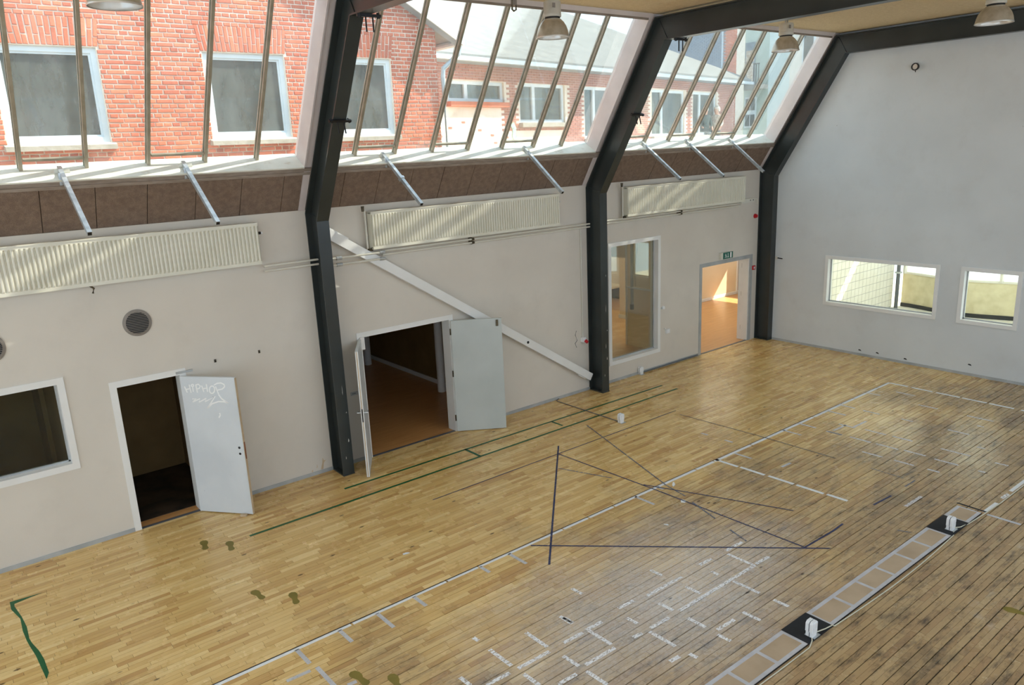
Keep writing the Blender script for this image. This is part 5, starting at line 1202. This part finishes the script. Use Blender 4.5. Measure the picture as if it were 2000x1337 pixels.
t = empty('hanging_sheets', 31.05, g0+0.8, zb_+0.1); tag(t, 'pale patterned cloths hung over the far balcony rail', 'cloth')
for y, y2, z_, z2 in ((g0+0.45,g0+0.7,zb_+0.05,zb_+1.35),(g0+0.8,g0+1.15,zb_+0.15,zb_+1.05),(g0+0.75,g0+1.2,zb_+1.15,zb_+1.7)): fbox('cloth', 31.02, 31.07, y, y2, z_, z2, M_shirt, t)
tw = empty('pale_house', 31, -10, 4.3); tag(tw, 'pale blue and white rendered house at the right end of the farthest slanted window', 'building')
p0 = -13.078; p1 = -11.762; q0 = -11.250; q1 = -7.655
fbox('pale_wall', 31.0, 31.6, p0, p1, 4.3, 16, M_pale, tw); fbox('white_wall', 30.0, 30.6, q0, q1+3, 4.3, 16, M_limewash, tw)
zc = 9.049; yc = -10.273
o = MB(); o.prism([(29.94, yc+0.32*math.cos(a_), zc+0.3+0.32*math.sin(a_)) for a_ in [math.pi*i/10 for i in range(11)]] + [(29.94, yc-0.32, zc-1.6), (29.94, yc+0.32, zc-1.6)], (0.06,0,0)); w = o.build('arched_window', M_winwhite, tw)
o = MB(); o.prism([(29.92, yc+0.24*math.cos(a_), zc+0.3+0.24*math.sin(a_)) for a_ in [math.pi*i/10 for i in range(11)]] + [(29.92, yc-0.24, zc-1.5), (29.92, yc+0.24, zc-1.5)], (0.02,0,0)); o.build('arched_pane', M_glassdark, w)
# yard terrace the people stand on
ter = struct(MB().box(17.3, 45, -30, -4.4, 3.9, 4.30).build('floor_terrace', M_paving))

# ------------------------------------------------------------------ two people in the yard
def person(X, d_, z0, face, lab, top_mat, hair_mat, arm_fwd, height=1.70):
    t = empty('person', X, d_, z0); tag(t, lab, 'person', 'people in the yard')
    s = height/1.75
    J = {'pelvis': (0,0,0.95), 'waist': (0,0,1.10), 'chest': (0,0.01,1.32), 'neck': (0,0.0,1.48), 'head0': (0,0.02,1.56), 'head1': (0,0.03,1.66), 'head2': (0,0.01,1.73),
         'sl': (-0.17,0,1.40), 'el': (-0.24,-0.02,1.14), 'wl': (-0.22,arm_fwd*0.16,0.95), 'hl': (-0.21,arm_fwd*0.22,0.89), 'sr': (0.17,0,1.40), 'er': (0.25,0.0,1.15), 'wr': (0.20,arm_fwd*0.2,1.02), 'hr': (0.17,arm_fwd*0.27,0.99),
         'kl': (-0.10,0.02,0.50), 'al': (-0.11,-0.02,0.09), 'tl': (-0.12,0.14,0.04), 'hipl': (-0.09,0,0.90), 'kr': (0.10,0.02,0.50), 'ar': (0.11,-0.02,0.09), 'tr': (0.12,0.14,0.04), 'hipr': (0.09,0,0.90)}
    Rd = dict(pelvis=.15, waist=.145, chest=.165, neck=.06, head0=.085, head1=.10, head2=.07, sl=.075, el=.052, wl=.036, hl=.035, sr=.075, er=.052, wr=.036, hr=.035, kl=.07, al=.05, tl=.035, hipl=.10, kr=.07, ar=.05, tr=.035, hipr=.10)
    E = [('pelvis','waist'),('waist','chest'),('chest','neck'),('neck','head0'),('head0','head1'),('head1','head2'),('chest','sl'),('sl','el'),('el','wl'),('wl','hl'),('chest','sr'),('sr','er'),('er','wr'),('wr','hr'),('pelvis','hipl'),('hipl','kl'),('kl','al'),('al','tl'),('pelvis','hipr'),('hipr','kr'),('kr','ar'),('ar','tr')]
    ks = list(J); ca, sa = math.cos(face), math.sin(face)
    me = bpy.data.meshes.new('skeleton'); me.from_pydata([((x*ca-y*sa)*s, (x*sa+y*ca)*s, z*s) for x, y, z in J.values()], [(ks.index(a), ks.index(b)) for a, b in E], [])
    ob = bpy.data.objects.new('tmp', me); col.objects.link(ob)
    ob.modifiers.new('skin', 'SKIN'); sv = me.skin_vertices[0].data
    for i, k_ in enumerate(ks): sv[i].radius = (Rd[k_]*s, Rd[k_]*s*(0.72 if k_ in ('chest','waist','pelvis') else 1)); sv[i].use_root = (k_ == 'pelvis')
    sb = ob.modifiers.new('sub', 'SUBSURF'); sb.levels = 2; sb.render_levels = 2
    dg = bpy.context.evaluated_depsgraph_get(); nm = bpy.data.meshes.new_from_object(ob.evaluated_get(dg)); bpy.data.objects.remove(ob)
    nm.materials.clear()
    for m_ in (M_skin, top_mat, M_trouser, M_dark): nm.materials.append(m_)
    for p in nm.polygons:
        c = p.center; zz = c.z/s; rr = math.hypot(c.x, c.y)/s
        hand = zz < 1.04 and rr > 0.235 and zz > 0.8
        p.material_index = 0 if (zz > 1.475 or hand) else 1 if zz > 0.90 else 3 if zz < 0.10 else 2; p.use_smooth = True
    body = link('body', nm, V(X, d_, z0), t)
    m = MB(); prof = [(0.001,0.150),(0.065,0.138),(0.108,0.09),(0.126,0.02),(0.122,-0.04),(0.112,-0.08)]
    m.lathe(prof, (0,0,0), 20); vs_ = m.v
    m.v = [(X+(x*1.0)*s - math.sin(face)*(-0.025)*s*0, d_+(y)*s, z0+(1.66+z)*s) for x, y, z in vs_]
    # leave the face free: push the front of the cap up
    fx, fy = -math.sin(face), math.cos(face)
    nv = []
    for (x, y, z) in m.v:
        dx, dy = x-X, -(y-d_); k_ = (dx*fx+dy*fy)/(0.1*s)
        nv.append((x-fx*0.02*s, y+fy*0.02*s, z+ (0.07*s*max(0, k_-0.1) if z < z0+1.72*s else 0)))
    m.v = nv; m.build('hair', hair_mat, t, smooth=True)
    hx, hy, hz = X, d_, z0+1.645*s
    for e_ in (-0.035, 0.035):
        px = hx + fx*0.105*s + fy*e_*s*-1; pd = hy - (fy*0.105*s + fx*e_*s)
        MB().lathe([(0.001,-0.009),(0.008,-0.005),(0.010,0),(0.008,0.005),(0.001,0.009)], (px, pd, hz), 8).build('eye', M_black, t)
    nb = [(hx+fx*0.10*s+fy*q*s, hy-(fy*0.10*s-fx*q*s), hz+zz) for q, zz in ((-0.014,-0.035),(0.014,-0.035),(0.0,0.0))]; tip = (hx+fx*0.135*s, hy-fy*0.135*s, hz-0.03)
    MB().add(nb+[tip], [(0,1,2),(0,1,3),(1,2,3),(2,0,3)]).build('nose', M_skin, t)
    mo = [(hx+fx*0.098*s+fy*q*s, hy-(fy*0.098*s-fx*q*s), hz-0.065) for q in (-0.022, 0.022)]
    MB().tube(mo, 0.006, 6).build('mouth', M_red, t)
    return t
hA = (20.100, -8.629, 6.009); hB = (20.700, -8.547, 6.001)
person(20.1, hA[1]+0.0, 4.30, math.radians(150), 'person in a dark green jacket with pale hair, standing in the yard', M_jacket, M_hair, 1.0, 1.78)
person(20.7, hB[1]+0.0, 4.30, math.radians(100), 'person in a pale patterned shirt with short grey hair, turned sideways in the yard', M_shirt, M_hair, 1.0, 1.78)
